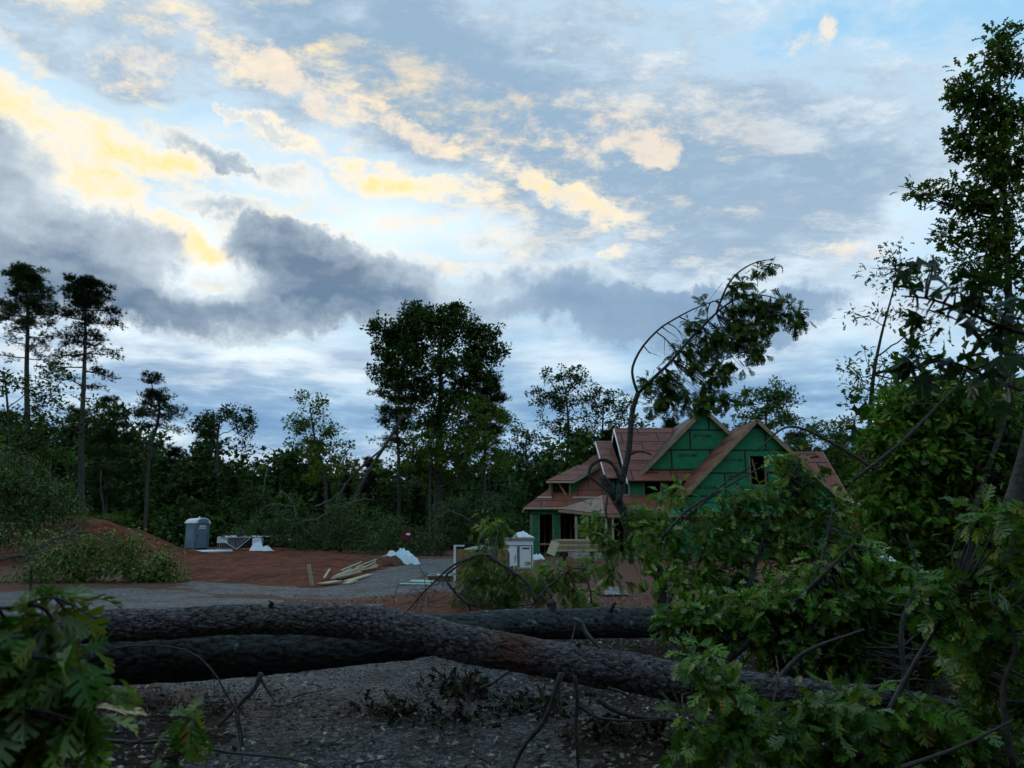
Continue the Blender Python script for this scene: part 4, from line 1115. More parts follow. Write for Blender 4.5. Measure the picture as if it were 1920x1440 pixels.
make_tree('oak_tree', 'biggest oak with a broad dark crown in the middle of the picture', b, tp([(822, 880), (824, 800), (826, 730), (826, 650)], 64, b), .42, .12,
          plobes([(800, 620, 64, 36, 46), (752, 622, 40, 26, 24), (850, 612, 50, 30, 34), (786, 590, 28, 16, 14), (835, 586, 32, 15, 14), (896, 645, 38, 32, 30), (918, 622, 20, 14, 8), (702, 616, 16, 12, 5), (938, 665, 14, 16, 5), (862, 578, 16, 10, 5), (772, 576, 12, 9, 4), (710, 690, 16, 14, 5), (730, 660, 32, 24, 14), (720, 612, 22, 22, 10), (775, 680, 62, 40, 50), (850, 680, 66, 44, 60), (900, 690, 36, 34, 26), (770, 735, 46, 30, 22), (830, 750, 60, 34, 30), (880, 745, 44, 34, 24), (800, 790, 56, 28, 26), (860, 795, 56, 30, 28), (740, 700, 34, 28, 16), (800, 840, 56, 24, 18), (875, 845, 50, 28, 18), (725, 640, 26, 22, 10), (815, 640, 80, 50, 24), (820, 710, 80, 50, 24), (770, 880, 40, 20, 12), (840, 890, 50, 20, 14)], 64), T_SPRAY, M_FAR, 33, 46, .80, .26, 12)
b = gp(748, 67)
make_pine('pine_tree', 'dark pine squeezed against the left side of the big oak', b, tp([(748, 880), (744, 800), (740, 700)], 67, b), .2,
          [(.5, 1.7, 4, 0, 4), (.57, 1.8, 4, 0, 5), (.63, 1.7, 4, .05, 6), (.70, 1.9, 5, .1, 7), (.77, 1.8, 5, .1, 8), (.84, 1.7, 6, .2, 8), (.90, 1.5, 6, .3, 8), (.96, 1.0, 6, .6, 8)], 34, per=18)
b = gp(905, 67)
make_pine('pine_tree', 'bushy dark pine leaning out on the right side of the big oak', b, tp([(908, 880), (912, 790), (915, 705)], 67, b), .2,
          [(.45, 1.9, 4, 0, 5), (.53, 2.2, 4, 0, 7), (.6, 2.3, 5, .05, 8), (.68, 2.4, 5, .1, 8), (.75, 2.3, 6, .1, 9), (.82, 2.1, 6, .2, 9), (.89, 1.7, 6, .3, 9), (.96, 1.0, 6, .6, 8)], 35, per=18)
b = gp(805, 60)
make_tree('young_maple', 'yellowish green young tree in front of the big oak trunk', b, tp([(806, 930), (808, 860), (812, 800)], 60, b), .11, .04,
          plobes([(810, 830, 44, 30, 22), (790, 862, 36, 22, 16), (840, 858, 40, 24, 18), (885, 790, 36, 46, 24), (930, 800, 30, 44, 18), (880, 850, 40, 34, 18), (920, 860, 40, 30, 16), (745, 880, 40, 24, 14)], 60), T_SPRAY, M_LIGHT, 36, 30, .6, .21, 6)
b = gp(1058, 80)
make_tree('oak_tree', 'round loose-leaved tree behind the left wing of the house', b, tp([(1062, 880), (1066, 800), (1060, 730)], 80, b), .26, .07,
          plobes([(1050, 710, 40, 22, 24), (1085, 705, 28, 16, 12), (1030, 745, 40, 26, 22), (1070, 750, 42, 26, 24), (1010, 745, 22, 12, 6), (1100, 735, 26, 26, 14), (1045, 790, 44, 22, 18), (1085, 800, 40, 28, 18)], 80), T_SPRAY, M_FAR, 37, 30, .70, .25, 8)
b = gp(1128, 82)
make_tree('oak_tree', 'dense tree between the loose-leaved tree and the bent oak behind the roof', b, tp([(1128, 880), (1130, 800), (1132, 760)], 82, b), .2, .06,
          plobes([(1130, 755, 26, 26, 18), (1120, 800, 34, 30, 20), (1165, 770, 30, 36, 22), (1185, 790, 40, 34, 22), (1105, 830, 40, 26, 20), (1070, 845, 40, 22, 18)], 82), T_SPRAY, M_FAR, 38, 30, .72, .27, 6)
b = gp(990, 84)
make_tree('oak_tree', 'lower tree filling the gap left of the house', b, tp([(988, 900), (986, 850), (988, 815)], 84, b), .18, .05,
          plobes([(985, 815, 34, 24, 20), (965, 850, 30, 26, 14), (1005, 850, 36, 26, 18), (1020, 880, 30, 20, 12)], 84), T_SPRAY, M_FAR, 39, 30, .72, .27, 6)
b = gp(1435, 82)
make_tree('oak_tree', 'dark rounded tree with bare twigs on top behind the two gables', b, tp([(1438, 880), (1436, 800), (1440, 740)], 82, b), .28, .07,
          plobes([(1450, 735, 34, 22, 24), (1410, 760, 42, 28, 28), (1470, 765, 34, 34, 26), (1440, 800, 60, 34, 36), (1385, 750, 18, 12, 6), (1500, 820, 40, 30, 20), (1380, 800, 30, 30, 16)], 82), T_SPRAY, M_FAR, 40, 36, .78, .27, 8)
b = gp(1560, 78)
make_tree('oak_tree', 'low spreading tree behind the right end of the house', b, tp([(1560, 900), (1560, 850), (1562, 810)], 78, b), .2, .05,
          plobes([(1550, 805, 40, 22, 20), (1600, 810, 40, 30, 20), (1530, 850, 40, 30, 18), (1640, 840, 50, 40, 24), (1590, 880, 50, 30, 20)], 78), T_SPRAY, M_FAR, 41, 30, .72, .27, 6)
b = gp(20, 55)
make_tree('oak_tree', 'thin broadleaf tree under the tall pines at the left edge', b, tp([(20, 850), (14, 760), (8, 700)], 55, b), .16, .05,
          plobes([(15, 720, 36, 26, 14), (90, 740, 40, 26, 18), (110, 700, 34, 22, 12), (40, 790, 50, 30, 22), (110, 800, 50, 34, 24), (185, 770, 30, 30, 14), (60, 840, 60, 26, 22)], 55), T_SPRAY, M_FAR, 42, 26, .72, .22, 8)
b = gp(200, 70)
make_pine('pine_tree', 'dense low cedar behind the second tall pine', b, tp([(200, 860), (206, 800), (204, 745)], 70, b), .18,
          [(.18, 2.6, 6, -.1, 7), (.28, 2.6, 6, -.1, 7), (.38, 2.5, 6, -.05, 7), (.48, 2.4, 6, 0, 7), (.58, 2.1, 6, 0, 7), (.68, 1.8, 5, .05, 6), (.78, 1.4, 5, .1, 5), (.88, 1.0, 5, .2, 4), (.95, .6, 5, .4, 4)], 43, per=18)

# -- two storm-snapped pines leaning on the big oak's neighbours
for lab, lst, Y, r0 in (('thick bare pine trunk leaning steeply to the right into the big oak', [(665, 938), (700, 870), (735, 815), (757, 775)], 61, .19),
                        ('thinner bare trunk leaning beside the thick leaning pine', [(640, 925), (672, 882), (700, 856), (722, 838)], 63, .13)):
    p = [P(a, c, Y) for a, c in lst]; base = A3(p[0][0] - 1.0, Y, 0.0)
    t = thing('leaning_pine', lab, 'tree', base); mb = MB()
    pp = smooth_path([base] + p, 20); mb.tube(pp, np.linspace(r0, r0 * .55, 20), 8); part('trunk', mb, M_BARK, t, True)
    mb = MB(); r = np.random.default_rng(int(Y))
    for k in range(7):
        i = r.integers(6, 19); e = pp[i] + A3(r.normal() * .5, r.normal() * .4, r.uniform(-.2, .5)); mb.tube(curve(pp[i], e, r, 4), np.linspace(.03, .01, 4), 3, False)
    part('branch_stubs', mb, M_BARK, t, True)['kind'] = 'stuff'

# ------------------------------------------------------------------ forest wall far behind
def proto_tree(seed, h, w, kind):
    r = np.random.default_rng(seed)
    z = lambda *l: [(A3(a * w, b_ * w, c * h), (d * w, d * w, e * h), n) for a, b_, c, d, e, n in l]
    if kind == 0:
        lob = z((0, 0, .80, .30, .16, 24), (.25, .1, .65, .32, .15, 24), (-.28, 0, .62, .32, .16, 24), (0, -.25, .48, .40, .14, 26), (.2, 0, .32, .36, .12, 18), (-.2, .1, .30, .36, .12, 18))
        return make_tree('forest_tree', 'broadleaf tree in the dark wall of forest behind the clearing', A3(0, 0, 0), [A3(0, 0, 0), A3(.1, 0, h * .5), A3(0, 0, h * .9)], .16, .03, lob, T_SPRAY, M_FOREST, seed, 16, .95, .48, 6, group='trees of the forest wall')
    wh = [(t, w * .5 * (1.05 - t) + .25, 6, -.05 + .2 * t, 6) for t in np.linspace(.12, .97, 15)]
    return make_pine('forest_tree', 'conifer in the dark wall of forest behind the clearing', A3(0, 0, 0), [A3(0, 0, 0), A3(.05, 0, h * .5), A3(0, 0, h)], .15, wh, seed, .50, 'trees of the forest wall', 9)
protos = [proto_tree(101, 11, 6.5, 0), proto_tree(102, 12, 5.5, 0), proto_tree(103, 10, 7, 0), proto_tree(104, 12, 5.5, 1), proto_tree(105, 11, 5, 1)]
r = np.random.default_rng(77)
spots = []
for Y, step in ((80, 4.6), (90, 4.2), (101, 4.2), (114, 4.4), (130, 5)):
    half = Y * .70 + 2
    for x in np.arange(-half, half, step):
        xx, yy = x + r.normal() * 1.1, Y + r.normal() * 2.5
        px = 960 + xx / yy * FPX
        h = np.interp(px, [-100, 0, 150, 350, 500, 640, 700, 900, 1000, 1200, 1500, 2000], [13.5, 13, 12.5, 10.5, 9.8, 9.3, 8.3, 9.5, 9.5, 11, 11, 13])
        h = h * (1 + (Y - 80) * .0075) * r.choice([r.uniform(.70, .95), r.uniform(.9, 1.12), r.uniform(1.1, 1.3)], p=[.45, .43, .12])
        spots.append((xx, yy, h))
used = set()
for x in np.arange(-50, 6, 2.3):                       # young growth before the forest
    spots.append((x + r.normal() * .8, 71 + r.normal() * 2.2, r.uniform(4.2, 7.0)))
for x in np.arange(-26, 28, 3.8):                      # unseen woodland added behind the viewer to shade the foreground
    for Y in (-9, -14, -20):
        spots.append((x + r.normal() * .8, Y + r.normal(), r.uniform(12.5, 15.5)))
WHERE = [(60, 'behind the tall pines at left'), (230, 'behind the red dirt mound'), (350, 'left of the portable toilet'), (470, 'above the portable toilet'), (600, 'left of the light green tree'), (720, 'behind the leaning trunks'), (860, 'behind the big oak'), (1000, 'between the big oak and the house'),
         (1250, 'behind the left half of the house'), (1500, 'behind the two gables'), (1700, 'behind the right end of the house'), (9999, 'behind the thicket at the right edge')]
for xx, yy, h in spots:
    k = int(r.integers(0, 5)); pr = protos[k]; ph = (11, 12, 10, 12, 11)[k]; s = h / ph
    scl = (s * r.uniform(.95, 1.3), s * r.uniform(.95, 1.3), s)
    if yy > 20:
        px = 960 + xx / yy * FPX; w = next(n for q, n in WHERE if px < q)
        lab = '%s in the %s forest row %s' % ('conifer' if k > 2 else 'broadleaf tree', 'low front' if yy < 77 else 'front' if yy < 86 else 'second' if yy < 96 else 'third' if yy < 108 else 'back', w); grp = 'trees of the forest wall'
    else: lab, grp = '%s of the unseen woodland added behind the viewer' % ('conifer' if k > 2 else 'broadleaf tree'), 'unseen trees added to shade the foreground'
    if k not in used:
        used.add(k); o_ = pr; pr.location = (xx, yy, -.2); pr.scale = scl; pr.rotation_euler = (0, 0, r.random() * 6)
    else: o_ = copy_thing(pr, (xx, yy, -.2), r.random() * 6, scl)
    o_['label'] = lab; o_['group'] = grp

# undergrowth along the forest edge: one mass of leaves
def leaf_mass(name, label, cat, centers, rad, n, size, tmpl, mat, seed, kind='stuff'):
    r = np.random.default_rng(seed); C = np.asarray(centers); cid = r.integers(0, len(C), n)
    off = r.normal(size=(n, 3)) * np.asarray(rad) * .5
    pos = C[cid] + off; pos[:, 2] = np.maximum(pos[:, 2], .05)
    d = unit(off + r.normal(size=(n, 3)) * .4); up = unit(r.normal(size=(n, 3)) * .5 + A3(0, 0, .5))
    o = obj(name, leaf_mesh(name, tmpl, pos, d, up, size * r.uniform(.6, 1.3, n), r), mat)
    o['label'] = label; o['category'] = cat; o['kind'] = kind
    return o
r = np.random.default_rng(5)
cs = [(x, 74 + r.normal() * 3, r.uniform(.6, 3.6)) for x in np.arange(-55, 56, .9)] + [(x, 70 + r.normal() * 2, r.uniform(.3, 1.8)) for x in np.arange(-50, 50, 1.1)]
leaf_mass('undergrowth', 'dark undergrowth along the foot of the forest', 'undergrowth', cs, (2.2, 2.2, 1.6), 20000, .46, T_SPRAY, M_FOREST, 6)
# slim trunks that show in front of the forest
for i, (px, top, Y, r0) in enumerate(((742, 905, 70, .10), (762, 880, 71, .09), (818, 900, 69, .11), (485, 880, 72, .09), (195, 880, 66, .10), (103, 860, 60, .10), (268, 900, 70, .12), (700, 915, 73, .07), (930, 880, 72, .10), (960, 890, 74, .10), (1690, 800, 60, .14))):
    b = gp(px, Y); t = thing('slim_trunk', 'slim bare tree trunk standing at the forest edge', 'tree', b, 'slim trunks at the forest edge')
    rr = np.random.default_rng(i); e = P(px + rr.normal() * 8, top, Y); mb = MB(); mb.tube(curve(b, e, rr, 8, .02), np.linspace(r0, r0 * .5, 8), 6); part('trunk', mb, M_PALEBR if i % 3 == 0 else M_BARK, t, True)

# ------------------------------------------------------------------ fallen crowns
def heap(name, label, lobes, seed, lsize, per, crad, tmpl, mat, branches, brmat, base, n_tw=40, leafobj=0, tid=None, cat='fallen tree', droop=.4, twmat=None, upb=.6, pale=0.0, group=None, clen=1.0):
    r = np.random.default_rng(seed)
    t = thing(name, label, cat, base, group); org = ORG[t.name]
    C = lobe_pts(lobes, r, .3); C[:, 2] = np.maximum(C[:, 2], .06)
    allp = []
    mb = MB()
    for pts, ra, rb in branches:
        p = smooth_path(pts, 14); p = p + r.normal(size=(14, 3)) * .012 * np.linalg.norm(p[-1] - p[0]); mb.tube(p, np.linspace(ra, rb, 14) * .8, 7); allp.append(p)
    if branches: part('branches', mb, brmat, t, True)['kind'] = 'stuff'
    AP = np.concatenate(allp) if allp else np.array([base])
    tw = MB()
    for q in C[:: max(1, len(C) // n_tw)] if n_tw else []:
        d = np.linalg.norm(AP - q, axis=1); a = AP[int(np.argmin(d))]
        if np.linalg.norm(a - q) < .05: continue
        tw.tube(curve(a, q, r, 5, .14), np.linspace(.012 + .004 * d.min(), .004, 5), 4, False)
    if tw.V: part('twigs', tw, twmat or M_TWIG, t, True)['kind'] = 'stuff'
    m = len(C) * per; cid = np.repeat(np.arange(len(C)), per)
    v = unit(r.normal(size=(m, 3)) + A3(0, 0, -.15))
    off = v * crad * r.uniform(.15, 1.0, m)[:, None] * A3(1, 1, .8)
    pos = C[cid] + off; pos[:, 2] = np.maximum(pos[:, 2], .03)
    d = unit(v + r.normal(size=(m, 3)) * .35 + A3(0, 0, -droop)); up = unit(r.normal(size=(m, 3)) * (1 - upb) + A3(0, 0, upb))
    size = lsize * r.uniform(.6, 1.25, m)
    flip = r.random(m) < pale
    if leafobj:
        dist = np.linalg.norm(pos - A3(0, 0, CAMZ), axis=1); key = size / dist * on_screen(pos); idx = np.argsort(-key)[:leafobj]
        s = np.zeros(m, bool); s[idx] = True
        for f, mt in ((False, mat), (True, M_PALE)):
            q = s & (flip == f)
            if q.any(): leaf_objects(t, tid, tmpl, pos[q], d[q], up[q], size[q], mt, org, r)
        rest = ~s; nm = 'foliage'
    else: rest = np.ones(m, bool); nm = 'foliage'
    for f, mt, nn in ((False, mat, nm), (True, M_PALE, 'turned_foliage')):
        q = rest & (flip == f)
        if q.any(): obj(nn, leaf_mesh(nn, tmpl, pos[q] - org, d[q], up[q], size[q], r), mt, t)['kind'] = 'stuff'
    return t

# middle distance
Y = 57
heap('fallen_treetop', 'fallen leafy treetop with pale bare limbs behind the wrapped pallet', plobes([(500, 985, 60, 32, 34), (560, 1000, 70, 28, 34), (470, 1005, 34, 18, 12), (600, 1020, 60, 16, 16), (440, 1012, 24, 12, 6)], Y), 201, .17, 60, .55, T_OVAL, M_BRUSH,
     [([P(560, 1020, Y), P(552, 960, Y), P(545, 935, Y), P(525, 920, Y)], .09, .03), ([P(552, 950, Y), P(510, 945, Y), P(480, 962, Y)], .06, .02), ([P(600, 1020, Y), P(560, 985, Y), P(520, 1010, Y)], .10, .03)], M_PALEBR, gp(530, Y), 14)
heap('fallen_treetop', 'fallen treetop with tangled thin limbs in the middle of the clearing edge', plobes([(650, 960, 50, 34, 24), (690, 985, 60, 28, 28), (640, 1000, 50, 30, 26), (610, 975, 36, 28, 14), (690, 1018, 60, 16, 16)], Y + 1), 202, .17, 60, .55, T_OVAL, M_BRUSH,
     [([P(545, 990, Y), P(600, 970, Y), P(660, 940, Y), P(700, 935, Y)], .09, .03), ([P(650, 1000, Y), P(680, 985, Y), P(720, 960, Y)], .07, .02), ([P(640, 985, Y), P(652, 1000, Y)], .06, .03), ([P(590, 950, Y), P(630, 930, Y), P(650, 905, Y)], .07, .02)], M_PALEBR, gp(650, Y), 14)
heap('fallen_treetop', 'low fallen treetop in front of the red sign board', plobes([(740, 1005, 54, 20, 22), (700, 1025, 40, 14, 12), (780, 1020, 44, 18, 18), (735, 985, 34, 20, 12)], Y - 3), 203, .17, 60, .5, T_OVAL, M_BRUSH, [], M_PALEBR, gp(740, Y - 3), 0)
heap('fallen_treetop', 'tall heap of fallen branches beside the brown lumber stack', plobes([(850, 970, 50, 30, 28), (830, 1010, 54, 26, 30), (890, 985, 40, 34, 26), (930, 955, 40, 30, 20), (870, 945, 40, 16, 12), (960, 985, 30, 40, 18), (800, 1035, 50, 12, 12)], Y - 5), 204, .17, 60, .55, T_OVAL, M_BRUSH,
     [([P(815, 985, Y - 6), P(830, 965, Y - 6), P(846, 955, Y - 6)], .06, .02), ([P(846, 958, Y - 6), P(880, 975, Y - 6), P(900, 1000, Y - 6)], .05, .02)], M_PALEBR, gp(850, Y - 5), 10)
# left side
heap('shrub', 'dense dark shrub on top of the red dirt mound', plobes([(20, 885, 64, 44, 60), (70, 915, 64, 40, 60), (20, 950, 80, 40, 60), (115, 950, 46, 30, 34), (-40, 920, 50, 60, 40), (60, 985, 90, 22, 34), (10, 1000, 50, 22, 20)], 36), 211, .15, 48, .55, T_OVAL, M_SHRUB, [], M_PALEBR, A3(-23.5, 36, hz(-23.5, 36)), 0, cat='shrub', upb=.7)
heap('shrub', 'wide glossy-leaved shrub in front of the red dirt mound beside the gravel', plobes([(120, 1060, 70, 34, 40), (190, 1050, 60, 44, 44), (250, 1060, 60, 44, 44), (300, 1075, 46, 34, 32), (110, 1030, 50, 34, 22), (180, 1015, 24, 20, 10), (250, 1020, 30, 22, 12), (60, 1090, 60, 30, 24), (330, 1096, 26, 10, 8), (300, 1035, 30, 16, 8)], 25), 212, .13, 34, .42, T_OVAL, M_SHRUB, [], M_PALEBR, gp(210, 25), 0, cat='shrub', upb=.7)
heap('fallen_branch', 'long dead branch reaching across the foot of the red mound', plobes([(20, 1000, 40, 22, 8), (50, 1020, 40, 20, 8)], 23), 213, .12, 22, .35, T_OVAL, M_SHRUB,
     [([P(-40, 1062, 22), P(30, 1040, 22.5), P(90, 1020, 23), P(130, 1003, 23.5), P(165, 995, 24), P(215, 1020, 24)], .075, .02), ([P(0, 1050, 22), P(70, 1035, 22.5), P(140, 1008, 23.5)], .04, .015), ([P(120, 1006, 23), P(150, 985, 24), P(180, 990, 24)], .035, .012), ([P(40, 1040, 22), P(70, 1050, 22), P(80, 1070, 22)], .035, .012)], M_TWIG, gp(40, 22), 6, cat='branch')
leaf_mass('grass', 'thin green grass on the crest of the red mound', 'grass', [(P(170, 966, 40)[0] + a, 40 + a * .3, P(170, 966, 40)[2] - .1) for a in np.arange(-1.2, 1.6, .2)], (.4, .6, .18), 1200, .22, [(np.array([(-.03, 0, 0), (.03, 0, 0), (0, 1, 0)], float), np.array([(0, 1, 2)]))], M_LIGHT, 8)

# ------------------------------------------------------------------ storm-bent oak in front of the house
def px_path(lst, Y): return [P(a, b, Y + (c[0] if c else 0)) for a, b, *c in lst]
YB = 14.0
bt_base = P(1246, 1150, YB); bt_base[2] = hz(bt_base[0], YB)
bent = thing('bent_oak', 'storm-bent oak with a snapped pale trunk and an arching leafy limb above the roof', 'tree', bt_base)
def limb(parent, name, lst, r0, r1, Y, mat, k=8, n=22):
    p = smooth_path(px_path(lst, Y), n); mb = MB(); mb.tube(p, np.linspace(r0, r1, n), k); part(name, mb, mat, parent, True); return p
TR = []
m = MB(); p = smooth_path([bt_base] + px_path([(1240, 1090), (1215, 1035), (1185, 985), (1155, 935), (1128, 893)], YB), 26)
V_, Q_, T_ = tube(p, np.linspace(.125, .075, 26), 12)
V_ = V_ + .012 * fbm(V_ * 9, 3)[:, None]; m.add(V_, T_, Q_); part('trunk', m, M_BARK, bent, True); TR.append(p)
TR.append(limb(bent, 'limb', [(1160, 945), (1166, 905), (1178, 850), (1183, 800), (1187, 765), (1196, 738)], .062, .045, YB - .15, M_BARK))
TR.append(limb(bent, 'limb', [(1196, 738), (1187, 710), (1187, 685), (1205, 650), (1236, 617), (1262, 600), (1295, 582), (1325, 570), (1352, 560)], .028, .008, YB - .15, M_BARK))
TR.append(limb(bent, 'limb', [(1196, 738), (1222, 712), (1256, 680), (1290, 640), (1320, 610), (1345, 585), (1372, 565), (1402, 553), (1440, 555), (1480, 570)], .032, .008, YB - .15, M_BARK))
TR.append(limb(bent, 'limb', [(1343, 588), (1358, 548), (1375, 520), (1400, 500), (1425, 490), (1452, 486)], .022, .007, YB - .15, M_BARK))
TR.append(limb(bent, 'limb', [(1165, 905), (1150, 872), (1130, 862), (1110, 872), (1105, 890), (1120, 905), (1150, 928)], .036, .024, YB - .2, M_BARK))
TR.append(limb(bent, 'limb', [(1180, 852), (1200, 846), (1222, 853)], .03, .012, YB - .2, M_BARK, 6, 8))
TR.append(limb(bent, 'limb', [(1140, 925), (1136, 960), (1143, 990), (1133, 1010)], .022, .008, YB - .3, M_BARK, 5, 8))
TR.append(limb(bent, 'limb', [(1150, 940), (1165, 965), (1172, 990)], .02, .008, YB - .3, M_BARK, 5, 8))
r = np.random.default_rng(61)
tw = MB()
for i in range(10):        # bare side twigs hanging from the arching limb
    p = TR[2]; k = r.integers(6, 21); d = A3(r.uniform(-.1, .75), r.normal() * .3, -r.uniform(.05, .75))
    q = curve(p[k], p[k] + d * r.uniform(.25, 1.15), r, 6, .28); tw.tube(q, np.linspace(.014, .005, 6), 4, False)
    e = q[3] + A3(r.uniform(-.1, .35), r.normal() * .15, -r.uniform(.05, .35)); tw.tube(curve(q[3], e, r, 4, .1), np.linspace(.008, .003, 4), 3, False)
part('twigs', tw, M_TWIG, bent, True)['kind'] = 'stuff'
def oak_clusters(parent, lobes, seed, per, lsize, crad, mat, tid, tmpl, nobj, anchors, pale=.0, droop=.5, twig=.9, low=M_TWIG, hang=.0, clear=None, far_tmpl=None):
    """rosettes of lobed leaves on twigs that reach from the limbs"""
    r = np.random.default_rng(seed); org = ORG[parent.name]
    C = lobe_pts(lobes, r, .15)
    if clear is not None: C = C[clear(C)]
    C = C[C[:, 2] > .04]
    AP = np.concatenate(anchors); mb = MB()
    pos = []; dr = []; up = []
    for q in C:
        d = np.linalg.norm(AP - q, axis=1); a = AP[int(np.argmin(d))]
        tdir = unit((q - a) + A3(0, 0, -.05) + r.normal(size=3) * .2)
        if d.min() < 1.6 and r.random() < twig:
            mb.tube(curve(a, q, r, 5, .13), np.linspace(.006 + .005 * d.min(), .003, 5), 4, False)
        elif r.random() < twig:
            mb.tube(curve(q - tdir * r.uniform(.2, .5) - A3(0, 0, hang), q, r, 4, .1), np.linspace(.005, .0025, 4), 4, False)
        n = max(3, int(per * r.uniform(.6, 1.3)))
        v = unit(r.normal(size=(n, 3)) + tdir * .7)
        pos.append(q + v * crad * r.uniform(.05, .6, n)[:, None]); dr.append(unit(v + A3(0, 0, -droop) * r.uniform(.2, 1.6, n)[:, None]))
        up.append(unit(r.normal(size=(n, 3)) * .38 + A3(0, -.15, .8)))
    pos, dr, up = np.concatenate(pos), np.concatenate(dr), np.concatenate(up)
    ok = pos[:, 2] > .03; pos, dr, up = pos[ok], dr[ok], up[ok]
    m = len(pos); size = lsize * r.uniform(.6, 1.25, m); flip = r.random(m) < pale
    if mb.V: part('twigs', mb, low, parent, True)['kind'] = 'stuff'
    dist = np.linalg.norm(pos - A3(0, 0, CAMZ), axis=1); key = size / dist * on_screen(pos)
    s = np.zeros(m, bool); s[np.argsort(-key)[:nobj]] = True
    for f, mt, nn in ((False, mat, 'foliage'), (True, M_PALE, 'turned_foliage')):
        q = s & (flip == f)
        if q.any(): leaf_objects(parent, tid, tmpl, pos[q], dr[q], up[q], size[q], mt, org, r)
        q = (~s) & (flip == f)
        if q.any(): obj(nn, leaf_mesh(nn, far_tmpl or tmpl, pos[q] - org, dr[q], up[q], size[q], r), mt, parent)['kind'] = 'stuff'
oak_clusters(bent, plobes([(1395, 568, 40, 22, 11), (1440, 578, 46, 26, 16), (1488, 596, 24, 18, 9), (1415, 605, 46, 30, 18), (1380, 630, 46, 34, 18), (1410, 650, 34, 20, 10), (1400, 530, 18, 12, 4), (1430, 505, 14, 9, 3), (1450, 492, 8, 5, 2), (1375, 545, 14, 12, 3), (1322, 572, 10, 8, 2),
                           (1305, 610, 22, 18, 6), (1330, 640, 36, 30, 14), (1290, 665, 22, 22, 8), (1320, 690, 40, 34, 16), (1355, 690, 26, 24, 8), (1240, 705, 22, 14, 6), (1222, 722, 16, 16, 5), (1262, 735, 36, 24, 14), (1240, 755, 28, 14, 7), (1325, 735, 28, 26, 12), (1290, 752, 34, 16, 7), (1345, 745, 22, 18, 5), (1390, 690, 8, 8, 1)], YB - .1, .5),
             62, 10, .175, .24, M_FAR, 'oak', T_OAK, 300, TR[1:5], 0, .45)
oak_clusters(bent, plobes([(1105, 985, 26, 30, 10), (1140, 1030, 30, 40, 12), (1205, 960, 40, 26, 14), (1190, 1010, 40, 34, 16), (1225, 1060, 40, 40, 16), (1150, 1075, 34, 26, 8)], YB - .3, .5), 63, 8, .16, .2, M_OAK, 'oak', T_OAK, 40, TR[5:], .2, .6)

# ------------------------------------------------------------------ broken oak crown at the right, near
def near_branch(name, label, base, mains, lobes, seed, per, lsize, crad, nobj, pale, brmat=None, droop=.5, mat=None, cat='fallen branch', tmpl=None, tid='oak', twig=.85, hang=0.0, far=None):
    t = thing(name, label, cat, base); AN = []
    for lst, Y, r0, r1 in mains:
        AN.append(limb(t, 'branch', lst, r0, r1, Y, brmat or M_TWIG, 7, 18))
    oak_clusters(t, lobes, seed, per, lsize, crad, mat or M_OAK, tid, tmpl or T_OAK, nobj, AN, pale, droop, twig, hang=hang, far_tmpl=far)
    return t
near_branch('fallen_oak_branch', 'leafy broken oak branch rising in front of the green garage gable', A3(*G(1330, 1190)[:2], 0),
            [([(1250, 1190), (1262, 1080), (1275, 1000), (1300, 960), (1350, 920), (1420, 880)], 11.5, .05, .012), ([(1380, 1180), (1410, 1080), (1440, 980), (1480, 900), (1500, 860)], 11, .04, .010), ([(1500, 1150), (1540, 1050), (1560, 960)], 10.5, .04, .01)],
            plobes([(1478, 868, 36, 24, 9), (1495, 905, 50, 32, 16), (1440, 940, 60, 34, 18), (1370, 960, 60, 36, 18), (1520, 955, 56, 40, 18), (1330, 1010, 60, 40, 18), (1420, 1020, 70, 44, 26), (1510, 1030, 70, 50, 26), (1590, 1010, 50, 50, 18), (1290, 1080, 60, 46, 20), (1380, 1090, 70, 50, 26), (1270, 930, 34, 20, 6), (1230, 1000, 50, 36, 12)], 11.2, .7, 1.5),
            71, 10, .145, .18, 300, .26, far=T_OAKS)
near_branch('fallen_oak_branch', 'dense broken oak crown piled behind the pale end of the long log', A3(*G(1550, 1330)[:2], 0),
            [([(1300, 1290), (1420, 1190), (1520, 1100), (1600, 1020)], 8, .045, .012), ([(1700, 1300), (1690, 1180), (1720, 1080), (1700, 1000)], 7.5, .03, .008), ([(1420, 1330), (1500, 1230), (1620, 1180)], 7, .03, .01)],
            plobes([(1330, 1160, 60, 50, 20), (1430, 1150, 80, 50, 30), (1540, 1120, 90, 70, 40), (1640, 1100, 90, 80, 40), (1480, 1220, 80, 40, 24), (1600, 1220, 90, 40, 30), (1700, 1200, 80, 60, 30), (1320, 1215, 34, 34, 8), (1270, 1165, 40, 30, 10)], 8.2, .8, 1.9),
            72, 10, .14, .18, 300, .16, far=T_OAKS)
